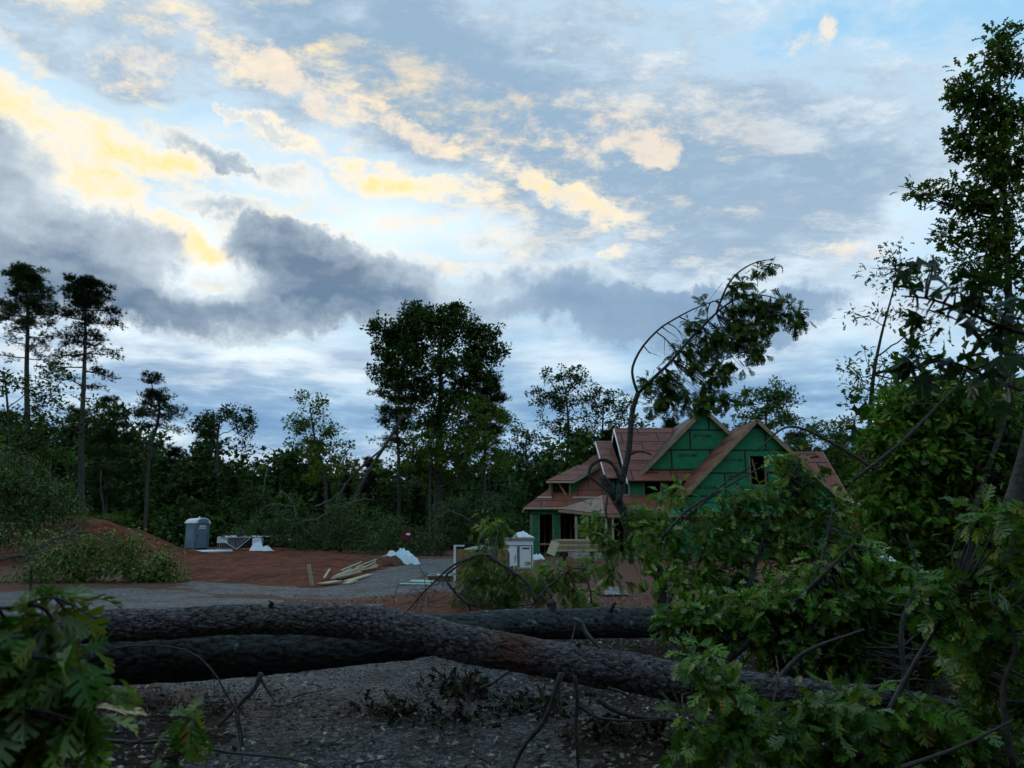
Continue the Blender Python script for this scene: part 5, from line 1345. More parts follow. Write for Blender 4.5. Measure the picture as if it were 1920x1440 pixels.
near_branch('fallen_oak_branch', 'nearest dark oak branches filling the lower right corner', A3(*G(1750, 1440)[:2], 0),
            [([(1560, 1470), (1640, 1380), (1700, 1270), (1760, 1170), (1800, 1110)], 4.8, .025, .006), ([(1500, 1330), (1600, 1300), (1700, 1275), (1760, 1280)], 5.0, .018, .005), ([(1560, 1345), (1680, 1350), (1780, 1330)], 4.9, .016, .005), ([(1900, 1440), (1880, 1300), (1905, 1200), (1860, 1130)], 4.6, .02, .006), ([(1690, 1440), (1800, 1400), (1900, 1350)], 4.4, .014, .005), ([(1300, 1300), (1330, 1400), (1380, 1450)], 5.2, .016, .006), ([(1240, 1300), (1290, 1360), (1310, 1440)], 5.4, .012, .005)],
            plobes([(1850, 1150, 70, 60, 16), (1900, 1080, 50, 60, 12), (1820, 1230, 60, 50, 12), (1900, 1280, 50, 70, 14), (1760, 1120, 50, 50, 9), (1700, 1330, 80, 50, 12), (1600, 1370, 80, 50, 14), (1480, 1370, 60, 50, 11), (1380, 1350, 60, 50, 10), (1850, 1390, 80, 50, 16), (1730, 1420, 80, 30, 9), (1300, 1240, 26, 30, 5), (1350, 1300, 36, 30, 5), (1300, 1380, 40, 50, 6), (1540, 1320, 40, 30, 5), (1880, 970, 60, 50, 9), (1480, 1430, 80, 16, 7), (1620, 1440, 60, 14, 6)], 4.8, .6, 1.5),
            73, 8, .125, .15, 300, .18)
# leaves standing deep behind them, so the thicket is closed
near_branch('fallen_oak_branch', 'shadowed mass of oak leaves deep in the thicket on the right', A3(*P(1750, 1150, 12.5)[:2], 0),
            [([(1620, 1150), (1650, 1000), (1700, 880), (1760, 760)], 12.5, .06, .015), ([(1800, 1150), (1830, 950), (1880, 800), (1900, 700)], 12, .07, .015), ([(1640, 880), (1560, 830), (1480, 800), (1420, 845)], 12, .035, .01), ([(1600, 900), (1700, 820), (1800, 720), (1900, 660)], 11.5, .03, .01)],
            plobes([(1690, 790, 60, 46, 36), (1740, 770, 90, 60, 66), (1840, 780, 80, 70, 66), (1700, 860, 90, 60, 70), (1820, 880, 100, 80, 90), (1680, 860, 40, 50, 24), (1660, 960, 70, 70, 60), (1770, 980, 90, 80, 84), (1880, 960, 60, 90, 60), (1640, 1060, 80, 50, 50), (1780, 1080, 90, 60, 60), (1900, 860, 40, 90, 40)], 12.5, .7, 1.5),
            74, 12, .15, .26, 200, .05, far=T_OAKS)
heap('fallen_oak_branch', 'broken leafy branches lying between the lumber stack and the logs', plobes([(928, 1005, 30, 24, 9), (905, 1040, 30, 24, 8), (915, 1070, 44, 30, 20), (965, 1095, 56, 34, 24), (1030, 1090, 46, 34, 18), (900, 1115, 50, 26, 16), (1060, 1120, 50, 24, 12), (1100, 1060, 26, 24, 6), (940, 1130, 50, 18, 10), (930, 980, 20, 14, 4)], 16.5), 75, .17, 15, .26, T_OAKL, M_OAK,
     [([P(880, 1135, 15.5), P(850, 1105, 15.5), P(835, 1080, 15.5), P(880, 1050, 15.5), P(912, 1040, 15.5)], .04, .02), ([P(912, 1040, 15.5), P(950, 1065, 15.5), P(985, 1090, 15.5), P(1010, 1130, 15.5)], .05, .04), ([P(1000, 1130, 15.5), P(1040, 1090, 15.5), P(1075, 1065, 15.5)], .035, .015), ([P(1110, 1130, 15), P(1100, 1090, 15), P(1075, 1070, 15)], .03, .015)], M_TWIG, A3(*P(960, 1100, 16.5)[:2], 0), 60, 260, 'oakl', 'fallen branch', .7, pale=.18)
# bare twig tangle left of it
t = thing('fallen_branch', 'tangle of thin leafless twigs arching over the gravel beside the lumber stack', 'branch', A3(*G(830, 1140)[:2], 0))
mb = MB(); r = np.random.default_rng(81)
mp = smooth_path(px_path([(760, 1150), (800, 1105), (850, 1060), (900, 1040)], 15.0), 16); mb.tube(mp, np.linspace(.012, .03, 16), 6); part('branch', mb, M_TWIG, t, True)
mb = MB()
for i in range(46):
    a = P(r.uniform(740, 910), r.uniform(1075, 1140), 15 + r.normal() * .5) if i > 16 else mp[r.integers(1, 15)]
    e = a + A3(r.normal() * .25, r.normal() * .2, r.uniform(-.45, .35)); e[2] = max(e[2], .02); a[2] = max(a[2], .02)
    q = curve(a, e, r, 6, .2); mb.tube(q, np.linspace(.008, .003, 6), 4, False)
    mb.tube(curve(q[3], q[3] + r.normal(size=3) * .14, r, 4, .1), np.linspace(.005, .002, 4), 3, False)
part('twigs', mb, M_TWIG, t, True)['kind'] = 'stuff'

# ------------------------------------------------------------------ standing trees at the right
b = A3(*P(1905, 1000, 15)[:2], 0)
make_tree('tall_oak', 'tall dark oak rising out of the right edge of the picture', b, [b] + px_path([(1908, 900), (1892, 700), (1890, 500), (1880, 300), (1872, 110)], 15), .15, .02,
          plobes([(1880, 75, 26, 22, 10), (1885, 120, 40, 36, 18), (1815, 150, 26, 20, 8), (1840, 190, 44, 30, 16), (1790, 180, 20, 16, 4), (1880, 220, 46, 44, 26), (1835, 260, 50, 30, 18), (1890, 300, 40, 60, 30), (1850, 330, 44, 40, 18), (1795, 255, 20, 16, 4), (1770, 365, 44, 12, 6), (1730, 358, 26, 8, 4), (1815, 375, 30, 24, 8), (1875, 400, 50, 44, 26), (1840, 450, 44, 30, 14), (1890, 490, 40, 50, 22), (1790, 440, 30, 20, 6), (1860, 540, 50, 40, 14), (1820, 500, 40, 20, 6), (1890, 620, 40, 60, 14)], 15, .8), T_OAKS, M_FAR, 91, 18, .30, .17, 14, leafobj=120, tid='oaks', rise=.5)
b = A3(*P(1622, 960, 19)[:2], 0)
make_tree('slender_tree', 'slender sparse tree with a slanting stem right of the house', b, [b] + px_path([(1630, 840), (1636, 720), (1650, 640), (1668, 570), (1690, 490)], 19), .085, .012,
          plobes([(1688, 478, 28, 22, 7), (1650, 520, 34, 26, 7), (1720, 520, 30, 24, 6), (1622, 590, 30, 14, 5), (1690, 590, 34, 24, 6), (1730, 600, 30, 24, 6), (1590, 695, 28, 12, 5), (1640, 680, 34, 24, 7), (1700, 660, 40, 30, 8), (1610, 740, 40, 20, 7), (1680, 730, 40, 24, 8), (1745, 690, 40, 40, 9)], 19, .8), T_OAKS, M_FAR, 92, 12, .34, .13, 9, leafobj=60, tid='oaks', rise=.7, zmin=.45)
cs = [P(*q, 15 + r.normal() * 1.0) for q in zip(r.uniform(1730, 1980, 110), r.uniform(770, 1130, 110))]
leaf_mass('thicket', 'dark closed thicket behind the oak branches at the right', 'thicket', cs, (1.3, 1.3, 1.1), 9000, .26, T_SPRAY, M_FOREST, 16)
# big-leaved spray close to the lens
t = thing('gum_branch', 'near blurred branch with large dark star-shaped leaves against the sky at right', 'branch', P(1960, 700, 3.0))
AN = [limb(t, 'branch', [(2000, 640), (1900, 620), (1800, 580), (1740, 560), (1690, 555)], .010, .003, 3.0, M_TWIG, 6, 14), limb(t, 'branch', [(2000, 760), (1880, 720), (1790, 680), (1720, 670)], .009, .003, 3.1, M_TWIG, 6, 14)]
oak_clusters(t, plobes([(1735, 495, 22, 26, 3), (1775, 540, 40, 20, 3), (1750, 580, 36, 20, 2), (1840, 545, 40, 26, 3), (1800, 600, 40, 20, 2), (1880, 570, 40, 30, 3), (1720, 665, 24, 20, 3), (1790, 680, 40, 26, 2), (1850, 660, 40, 26, 2), (1740, 700, 30, 14, 2), (1890, 640, 30, 40, 3), (1850, 720, 60, 20, 3)], 3.0, .8), 93, 3, .115, .07, M_GUM, 'star', T_STAR, 160, AN, 0, .5, 1.0)
# trunk dimly seen in the thicket
t = thing('dark_trunk', 'dark rough trunk standing in the thicket at the right edge', 'tree', A3(*P(1890, 1050, 9)[:2], 0))
mb = MB(); p = smooth_path([ORG[t.name]] + px_path([(1892, 1000), (1912, 900), (1935, 800), (1960, 600)], 9), 20); V_, Q_, T_ = tube(p, np.linspace(.11, .07, 20), 14); mb.add(V_ + .012 * fbm(V_ * 12, 3)[:, None], T_, Q_); part('trunk', mb, M_BARK, t, True)

# ------------------------------------------------------------------ near leaves at the left
def near_left(label, mains, lobes, seed, per, lsize, nobj, pale, crad=.10, droop=.9):
    t = thing('oak_sprig', label, 'branch', P(*mains[0][0][0], mains[0][1])); AN = []
    for lst, Y, r0, r1 in mains: AN.append(limb(t, 'branch', lst, r0, r1, Y, M_TWIG, 6, 14))
    oak_clusters(t, lobes, seed, per, lsize, crad, M_OAK, 'oak', T_OAK, nobj, AN, pale, droop, 1.0)
near_left('blurred near oak leaves hanging at the lower left corner', [([(-80, 1130), (20, 1140), (100, 1120), (180, 1160)], 1.75, .005, .0018), ([(-80, 1230), (30, 1230), (110, 1240), (180, 1290)], 1.75, .005, .0018), ([(-60, 1330), (60, 1330), (140, 1350)], 1.7, .004, .0018), ([(60, 1060), (58, 1120), (70, 1180)], 1.9, .003, .002)],
          plobes([(50, 1165, 50, 34, 6), (110, 1165, 36, 34, 4), (20, 1225, 50, 46, 7), (95, 1240, 54, 40, 6), (45, 1305, 56, 46, 7), (135, 1290, 40, 40, 4), (20, 1390, 56, 46, 8), (105, 1390, 56, 46, 7), (185, 1315, 24, 24, 2), (-30, 1300, 40, 100, 9), (150, 1200, 20, 20, 2)], 1.8, .8), 95, 4, .105, 300, .26)
near_left('few yellow-green oak leaves on a low twig beside the gravel', [([(150, 1385), (260, 1392), (330, 1390), (420, 1410), (560, 1425), (640, 1460)], 2.9, .007, .003), ([(330, 1440), (340, 1390), (360, 1350)], 2.8, .004, .002), ([(235, 1395), (310, 1382), (380, 1412)], 2.85, .004, .002)],
          plobes([(365, 1355, 26, 22, 4), (330, 1385, 24, 16, 2), (300, 1425, 40, 16, 4)], 2.8, .8), 96, 4, .10, 60, .10, .08)

# loose sticks and broken limbs
def stick(label, lst, Y, r0, r1, mat=None, side=(), name='broken_limb'):
    p = px_path(lst, Y); b = p[0].copy(); t = thing(name, label, 'branch', b); limb(t, 'branch', lst, r0, r1, Y, mat or M_TWIG, 7, 16)
    for s, a, c in side: limb(t, 'side_branch', s, a, c, Y, mat or M_TWIG, 5, 10)
stick('forked dead limb propping the thick mossy log on the gravel', [(490, 1262), (478, 1290), (450, 1320), (425, 1345), (408, 1362)], 6.4, .022, .013, None, [([(488, 1272), (500, 1292), (516, 1316)], .014, .007), ([(450, 1320), (446, 1360)], .006, .004)])
stick('thin curved twig arching in front of the thick mossy log', [(170, 1235), (200, 1222), (240, 1211), (310, 1212), (360, 1224), (400, 1260), (430, 1310), (448, 1345), (456, 1400)], 4.4, .004, .006, None, [([(398, 1258), (402, 1290), (400, 1310)], .003, .002), ([(440, 1330), (450, 1390), (455, 1430)], .004, .003)])
stick('broken limb slanting down from the log to the bottom edge', [(1052, 1262), (1040, 1300), (1030, 1330), (1012, 1365), (985, 1395), (962, 1440), (950, 1480)], 4.9, .017, .011, M_BARK, [([(1040, 1300), (1060, 1290)], .008, .004)])
stick('upright splintered branch standing under the log', [(1078, 1268), (1082, 1310), (1080, 1360), (1084, 1440), (1086, 1500)], 4.8, .012, .009, M_BARK, [([(1080, 1320), (1120, 1345), (1180, 1352), (1230, 1350)], .011, .006), ([(1140, 1290), (1170, 1300), (1190, 1320)], .010, .006)])
stick('pale curved branch over the dark log behind', [(1075, 1160), (1090, 1168), (1098, 1185), (1115, 1205), (1125, 1215)], 9.0, .028, .02, M_PALEBR, [([(1080, 1165), (1075, 1190), (1068, 1215)], .010, .006)])
stick('short grey branch lying on the gravel under the arching log', [(900, 1290), (925, 1280), (950, 1262), (968, 1254)], 7.4, .016, .010)
stick('thin pale stick lying in the litter', [(755, 1346), (780, 1355), (805, 1366)], 6.75, .006, .004, M_PALEBR)
stick('dead limb across the dark ground below the long log', [(1120, 1310), (1150, 1330), (1200, 1345), (1290, 1352), (1380, 1372)], 5.3, .02, .012, M_BARK)
stick('long thin branch stretched across the garage gable', [(1240, 1010), (1285, 960), (1330, 930), (1365, 900), (1400, 880), (1420, 868)], 10.5, .022, .006, M_TWIG, [([(1365, 900), (1400, 895)], .008, .004)])

M_DEAD = leaf_mat('wilted_leaf', [(0, (.016, .012, .007)), (.6, (.045, .034, .018)), (1, (.075, .075, .03))], .8, 0, .1)
# leaf litter, gravel chips, twigs
r = np.random.default_rng(33)
def scatter(n, x0, x1, y0, y1, patch=.6, o=0):
    x = r.uniform(x0, x1, n * 2); y = y0 + (y1 - y0) * r.random(n * 2) ** 1.6
    k = fbm(np.stack([x * patch, y * patch, 0 * x + o], -1), 3); keep = k + r.normal(size=n * 2) * .22 > -.02
    x, y = x[keep][:n], y[keep][:n]
    return np.stack([x, y, height(x, y)], -1)
p = scatter(17000, -6, 6.5, 3.6, 20, .7, 3); m = len(p); p[:, 2] += r.uniform(.022, .05, m)
d = r.normal(size=(m, 3)) * A3(1, 1, .22); up = unit(r.normal(size=(m, 3)) * .38 + A3(0, 0, 1))
o = obj('leaf_litter', leaf_mesh('leaf_litter', T_OAKS[:2] + T_OVAL, p, d, up, .068 * r.uniform(.3, 1.15, m), r), M_LITTER); o['kind'] = 'stuff'; o['label'] = 'scattered dead leaves on the gravel and soil'; o['category'] = 'leaf litter'
p = scatter(14000, -4.5, 4, 4.2, 14, .5, 9); m = len(p)
oct_ = np.array([(1, 0, 0), (-1, 0, 0), (0, 1, 0), (0, -1, 0), (0, 0, .7), (0, 0, -.7)], float) * .5; octT = np.array([(0, 2, 4), (2, 1, 4), (1, 3, 4), (3, 0, 4), (2, 0, 5), (1, 2, 5), (3, 1, 5), (0, 3, 5)])
p[:, 2] += .02
o = obj('stone_chips', leaf_mesh('stone_chips', [(oct_, octT)], p, r.normal(size=(m, 3)), unit(r.normal(size=(m, 3))), .026 * r.uniform(.4, 1.5, m), r), M_STONE); o['kind'] = 'stuff'; o['label'] = 'loose stone chips on the gravel driveway'; o['category'] = 'gravel'
mb = MB()
for q in scatter(420, -5, 6, 4.2, 15, .7, 3):
    a = r.random() * 6.28; L = r.uniform(.1, .5); e = q + A3(math.cos(a) * L, math.sin(a) * L, r.uniform(0, .10)); mb.tube(curve(q + A3(0, 0, .03), e + A3(0, 0, .03), r, 4, .12), np.linspace(.006, .002, 4) * r.uniform(.5, 1.4), 4, False)
for cx, cy in ((735, 1345), (850, 1360), (860, 1290), (880, 1310), (1010, 1330), (980, 1345)):     # little brush heaps
    c = G(cx, cy)
    for _ in range(26):
        a = c + r.normal(size=3) * A3(.16, .14, 0) + A3(0, 0, .03); e = a + r.normal(size=3) * A3(.16, .16, .06); e[2] = max(e[2], .03); mb.tube(curve(a, e, r, 4, .2), np.linspace(.005, .002, 4), 3, False)
o = obj('twig_litter', mb.mesh('twig_litter'), M_TWIG); o['kind'] = 'stuff'; o['label'] = 'broken twigs strewn over the ground'; o['category'] = 'twigs'
p = np.concatenate([G(cx, cy) + r.normal(size=(90, 3)) * A3(.20, .18, .03) + A3(0, 0, .06) for cx, cy in ((735, 1345), (850, 1360), (860, 1290), (880, 1310), (1010, 1330), (980, 1345), (1150, 1380), (1230, 1400))]); m = len(p); p[:, 2] = np.maximum(p[:, 2], .03)
o = obj('leaf_clumps', leaf_mesh('leaf_clumps', T_OAKS, p, r.normal(size=(m, 3)), unit(r.normal(size=(m, 3)) * .6 + A3(0, 0, .6)), .10 * r.uniform(.5, 1.2, m), r), M_DEAD); o['kind'] = 'stuff'; o['label'] = 'small clumps of wilted dark leaves on the gravel'; o['category'] = 'leaves'

# ------------------------------------------------------------------ things in the clearing
# portable toilet
YT = 58.5; c = P(367, 1031, YT); gz = hz(c[0], YT)
t = thing('portable_toilet', 'blue-grey portable toilet with a white roof at the forest edge', 'toilet', A3(c[0], YT, gz))
a = math.radians(-32); Rz = np.array([[math.cos(a), -math.sin(a), 0], [math.sin(a), math.cos(a), 0], [0, 0, 1]])
def loc(x, y, z): return A3(c[0], YT, gz) + Rz @ A3(x, y, z)
def lbox(name, ctr, size, mat, par=t):
    m = MB(); m.box(loc(*ctr), size, Rz); return part(name, m, mat, par)
lbox('body', (0, 0, 1.0), (1.12, 1.16, 1.86), M_BLUE)
lbox('skid_base', (0, 0, .07), (1.2, 1.22, .12), M_DARK)
dr_ = lbox('door', (.575, 0, 1.02), (.03, .92, 1.78), M_BLUED)
lbox('door_latch', (.60, -.36, 1.0), (.03, .07, .16), M_DARK, dr_); lbox('door_latch', (.60, .34, 1.0), (.03, .05, .10), M_DARK, dr_)
lbox('door_sign', (.597, 0, 1.72), (.012, .5, .10), M_WHITE2, dr_); lbox('door_sign', (.597, 0, 1.57), (.012, .6, .06), M_WHITE2, dr_)
for s in (-1, 1): lbox('corner_post', (.57, s * .57, 1.0), (.09, .09, 1.9), M_BLUE)
lbox('side_panel', (0, -.59, 1.12), (.82, .03, .84), M_BLUED)
m = MB(); m.bar(loc(-.45, -.60, .62), loc(.45, -.60, .25), .03, .08); m.bar(loc(-.45, -.60, .25), loc(.45, -.60, .62), .032, .07); part('side_brace', m, M_BLUED, t)
m = MB(); n = 13; prof = [(x, .42 * math.cos(x / .64 * math.pi / 2) ** .55 if abs(x) < .64 else 0) for x in np.linspace(-.66, .66, n)]
V_ = np.array([loc(-.66, y, 1.93) for y, z in prof] + [loc(-.66, y, 1.97 + z * .78) for y, z in prof] + [loc(.68, y, 1.93) for y, z in prof] + [loc(.68, y, 1.97 + z * .88) for y, z in prof])
q = [(i + n, i + n + 1, i + 3 * n + 1, i + 3 * n) for i in range(n - 1)] + [(i, i + 1, i + n + 1, i + n) for i in range(n - 1)] + [(i + 2 * n, i + 3 * n, i + 3 * n + 1, i + 2 * n + 1) for i in range(n - 1)] + [(i, i + 2 * n, i + 2 * n + 1, i + 1) for i in range(n - 1)] + [(0, n, 3 * n, 2 * n), (n - 1, 3 * n - 1, 4 * n - 1, 2 * n - 1)]
m.add(V_, None, q); part('roof', m, M_WHITE2, t)
m = MB(); m.add(np.array([loc(.69, y, 1.96 + z * .7) for y, z in prof[2:-2]] + [loc(.69, y, 1.93) for y, z in prof[2:-2]]), None, [(i, i + 1, i + n - 4 + 1, i + n - 4) for i in range(n - 5)]); part('gable_arch', m, M_BLUED, t)
m = MB(); m.tube([loc(-.4, .4, 1.9), loc(-.4, .4, 2.45)], .06, 8); part('vent_pipe', m, M_WHITE2, t)

# pallet of material under white sheet and film
YP = 57.0; c = P(455, 1038, YP); g0 = hz(c[0], YP)
t = thing('wrapped_pallet', 'pallet of building material draped with white sheet and stretch film', 'pallet', A3(c[0], YP, g0))
W_, D_, H_ = 2.75, 2.1, .95
def wp(x, y, z): return A3(c[0] + x + .12 * y, YP + y, g0 + z)
for k in range(6):
    m = MB(); m.bar(wp(-W_ / 2, -.9 + k * .35, .12), wp(W_ / 2, -.9 + k * .35, .12), .14, .1); part('pallet_board', m, M_LUMBER, t)
m = MB(); m.box(wp(0, 0, .52), (W_ - .15, D_ - .25, .7)); part('stacked_goods', m, M_DARK, t)
gxx, gyy = np.meshgrid(np.linspace(-W_ / 2 - .1, W_ / 2 + .35, 34), np.linspace(-D_ / 2, D_ / 2 + .2, 20), indexing='ij')
zz = H_ + .07 * fbm(np.stack([gxx * 3, gyy * 3, 0 * gxx], -1), 3) + .05 * (np.sin(gxx * 9 + gyy * 2) > .6)
V_ = np.array([wp(x, y, z) for x, y, z in zip(gxx.ravel(), gyy.ravel(), zz.ravel())]); i, j = np.meshgrid(np.arange(33), np.arange(19), indexing='ij'); aa = (i * 20 + j).ravel()
m = MB(); m.add(V_, None, np.stack([aa, aa + 20, aa + 21, aa + 1], 1)); part('white_sheet', m, M_WHITE2, t, True)
for k, (x, y) in enumerate(((-.55, -.55), (.15, -.6), (-.1, .2), (.75, .0), (.9, -.5))):
    m = MB(); m.box(wp(x, y, H_ + .09), (.34, .2, .05)); part('spacer_block', m, M_DARK if k % 2 else M_WHITE, t)
yf = -D_ / 2 - .04
tri = [(-W_ / 2, H_ - .02), (W_ / 2 - .35, H_ - .02), (.05, .10)]
for p0, p1 in ((0, 1), (1, 2), (2, 0)):
    m = MB(); m.bar(wp(tri[p0][0], yf, tri[p0][1]), wp(tri[p1][0], yf, tri[p1][1]), .03, .09, (0, 1, 0)); part('sheet_hem', m, M_WHITE2, t)
for k in range(19):
    x = -W_ / 2 + .12 + k * (W_ - .6) / 19; e = np.interp(x, [-W_ / 2, .05, W_ / 2 - .35], [H_ - .05, .16, H_ - .05]); m = MB(); m.bar(wp(x, yf + .01, H_ - .04), wp(x * .72, yf + .01, e), .012, .035, (0, 1, 0)); part('film_strip', m, M_NET, t)
for k in range(9):
    x = -W_ / 2 + .05 + k * .13; m = MB(); m.bar(wp(x, yf + .03, .55), wp(x, yf + .03, .02), .012, .03, (0, 1, 0)); part('film_strip', m, M_NET, t)
m = MB(); m.box(wp(-W_ / 2 + .35, yf + .05, .72), (.75, .02, .36)); m.box(wp(W_ / 2 + .02, yf + .3, .66), (.62, .5, .46)); part('sheet_flap', m, M_WHITE, t)

def crumple(name, label, cat, ctr, size, mat, seed, amp=.35, parts=None):
    """thrown-down sheet: lumpy dome with a ragged hem"""
    n = 44; u = np.linspace(-1, 1, n); a, b_ = np.meshgrid(u, u, indexing='ij'); rr = np.maximum(np.abs(a), np.abs(b_))
    k = fbm(np.stack([a * 1.6, b_ * 1.6, 0 * a + seed], -1), 4); k2 = fbm(np.stack([a * 1.2, b_ * 1.2, 0 * a + seed + 5], -1), 3)
    n_ = n; k3 = np.abs(fbm(np.stack([a * 2.6, b_ * 3.1, 0 * a + seed + 9], -1), 3)); k4 = np.abs(fbm(np.stack([a * 6.5 + b_ * 2, b_ * 5, 0 * a + seed], -1), 2))
    z = np.clip((1 - np.clip(np.hypot(a, b_), 0, 1) ** 2) ** .8 * (.65 + .8 * k + .5 * k3) + .10 * k4, .0, 2) * size[2] + .02
    x = a * (1 + amp * k2) * size[0]; y = b_ * (1 + amp * k) * size[1]
    V_ = np.stack([x, y, z], -1).reshape(-1, 3) + ctr; i, j = np.meshgrid(np.arange(n - 1), np.arange(n - 1), indexing='ij'); aa = (i * n + j).ravel()
    th = thing(name, label, cat, ctr); m = MB(); m.add(V_, None, np.stack([aa, aa + n, aa + n + 1, aa + 1], 1)); part('sheet', m, mat, th, True)
    return th
def gpt(px, py): q = G(px, py); q[2] = hz(q[0], q[1]); return q
q = P(480, 1040, 54.5); q[2] = hz(q[0], q[1]); crumple('white_bag', 'crumpled white plastic bag leaning on the wrapped pallet', 'bag', q, (.50, .4, .62), M_WHITE2, 3, .12)
q = P(497, 1042, 54.2); q[2] = hz(q[0], q[1]); crumple('white_bag', 'flat torn white plastic bag on the red clay', 'bag', q, (.55, .35, .30), M_WHITE2, 8)
# ribbed white panel lying on the ground
p0 = P(352, 1053, 45.5); p1 = P(415, 1043, 49); gz = max(hz(p0[0], p0[1]), hz(p1[0], p1[1])) + .08
t = thing('ribbed_panel', 'ribbed white roofing panel lying flat on the red clay', 'panel', A3(*((p0 + p1) / 2)[:2], gz))
u = unit((p1 - p0) * A3(1, 1, 0)); w = A3(-u[1], u[0], 0); L = np.linalg.norm((p1 - p0)[:2]); m = MB(); ns = 25
pr = [(-.75 + 1.5 * k / (ns - 1), .05 * (k % 4 in (1, 2))) for k in range(ns)]
b0 = A3(*p0[:2], gz); V_ = np.array([b0 + w * s + A3(0, 0, z) for s, z in pr] + [b0 + u * L + w * s + A3(0, 0, z) for s, z in pr] + [b0 + w * s + A3(0, 0, z - .05) for s, z in pr] + [b0 + u * L + w * s + A3(0, 0, z - .05) for s, z in pr])
m.add(V_, None, [(k, k + 1, ns + k + 1, ns + k) for k in range(ns - 1)] + [(2 * ns + k, 3 * ns + k, 3 * ns + k + 1, 2 * ns + k + 1) for k in range(ns - 1)] + [(k, 2 * ns + k, 2 * ns + k + 1, k + 1) for k in range(ns - 1)]); part('sheet', m, M_WHITE, t)

# scrap lumber strewn along the foot of the clay pad, each board on its own
r = np.random.default_rng(14)
def board(px0, py0, px1, py1, w, lift, label, mat=M_LUMBER2, h=.04):
    a, b_ = gpt(px0, py0), gpt(px1, py1); a[2] += lift; b_[2] += lift + r.uniform(0, .04); t = tag(obj('scrap_board', None, None), label, 'board', 'scrap boards by the clay pad'); bpy.data.objects.remove(t)
    m = MB(); cc = (a + b_) / 2; m.bar(a - cc, b_ - cc, w, h); o = obj('scrap_board', m.mesh('scrap_board'), mat); o.location = tuple(cc); return tag(o, label, 'board', 'scrap boards by the clay pad')
board(602, 1098, 634, 1094, .28, .05, 'short wide scrap board at the left tip of the lumber strip')
for k in range(15):
    f = k / 14; px = 612 + 62 * f + r.normal() * 5; py = 1096 - 26 * f + r.normal() * 2
    board(px, py, px + 34 + r.normal() * 8, py - 13 + r.normal() * 3, r.uniform(.04, .09), .05 + .12 * r.random(), 'pale scrap board in the main strip of lumber at the foot of the clay bank')
for k in range(12):
    f = k / 11; px = 668 + 40 * f + r.normal() * 6; py = 1071 - 12 * f + r.normal() * 2
    board(px, py, px + 26 + r.normal() * 6, py - 8 + r.normal() * 2, r.uniform(.05, .12), .05 + .07 * r.random(), 'scrap board at the upper end of the lumber strip near the white tarp', M_LUMBER if k % 2 else M_LUMBER2)
board(650, 1092, 694, 1078, .22, .05, 'long pale board lying apart on the gravel below the lumber strip')
board(647, 1097, 665, 1093, .18, .05, 'shortest loose board on the gravel below the lumber strip')
for k in range(7):
    px, py = r.uniform(757, 778), r.uniform(1052, 1062); board(px, py, px + r.uniform(4, 10), py - r.uniform(3, 7), .14, .05 + .05 * r.random(), 'short offcut scattered right of the white tarp')
for k in range(6):
    px, py = r.uniform(705, 730), r.uniform(1046, 1056); board(px, py, px + r.uniform(18, 30), py - r.uniform(1, 5), .2, .08 + .1 * r.random(), 'board poking out of the debris pile left of the white tarp', M_LUMBER if k % 2 else M_CONC)
a = gpt(585, 1099); m = MB(); m.bar(a + A3(0, 0, 0) - a, A3(-.13, 0, .62), .10, .05, (0, 1, 0)); o = obj('wooden_stake', m.mesh('wooden_stake'), M_LUMBER2); o.location = tuple(a); tag(o, 'pale wooden stake leaning upright at the edge of the clay pad', 'stake')
q = gpt(748, 1060); crumple('tarp', 'pale blue-white tarp bunched over the debris pile on the gravel', 'tarp', q + A3(0, .8, 0), (.85, .75, .80), M_CYAN, 12, .25)
q = gpt(722, 1062); crumple('soil_pile', 'small brown pile of debris left of the white tarp', 'pile', q + A3(0, .9, 0), (.8, .7, .42), M_SOIL, 17)
# red board on the brush
YR = 53.0; c = P(762, 1006, YR); t = thing('red_sign', 'dark red sign board with a white label in the brush', 'sign', A3(c[0], YR, 0))
m = MB(); m.box(c, (.74, .05, .74)); part('board', m, M_REDP, t); m = MB(); m.box(c + A3(.12, -.035, .16), (.26, .02, .14)); part('label_patch', m, M_WHITE2, t)
m = MB(); m.bar(A3(c[0], YR + .05, 0), A3(c[0], YR + .05, c[2]), .08, .08); part('post', m, M_LUMBER, t)

# stack of brown panels with a white end post, green sheets on the ground
YS = 24.5
t = thing('panel_stack', 'upright stack of brown wall panels with a white end post behind the twigs', 'lumber stack', A3(*P(900, 1090, YS)[:2], 0))
x0, x1, zt = P(856, 1040, YS)[0], P(952, 1040, YS)[0], P(900, 1030, YS)[2]
for k in range(4):
    m = MB(); m.box(((x0 + x1) / 2 + .02 * k, YS + .07 * k, zt / 2 - .02 * k), (x1 - x0, .04, zt - .03 * k)); part('wall_panel', m, M_OSB, t)
m = MB(); m.box((x0 - .05, YS - .05, zt * .5 + .1), (.07, .09, zt + .06)); part('end_post', m, M_WHITE, t)
m = MB(); m.box((x0 + .1, YS, zt + .11), (.28, .09, .05)); part('end_cap', m, M_WHITE, t)
crumple('green_sheet', 'crumpled pale green sheet lying along the top of the panel stack', 'sheet', A3(x0 + .75, YS + .1, zt - .03), (.55, .09, .10), M_GLAZE, 21)
t = thing('panel_crate', 'low brown crate topped by a pale green sheet beside the panel stack', 'crate', A3(*G(828, 1096)[:2], 0))
a, b_ = P(803, 1090, 25.5), P(856, 1090, 25.5); zt2 = P(830, 1080, 25.5)[2]
m = MB(); m.box(((a[0] + b_[0]) / 2, 25.7, zt2 / 2), (b_[0] - a[0], .5, zt2)); part('side', m, M_OSB, t); m = MB(); m.box(((a[0] + b_[0]) / 2, 25.75, zt2 + .02), (b_[0] - a[0] + .06, .8, .03)); part('top_sheet', m, M_GLAZE, t)
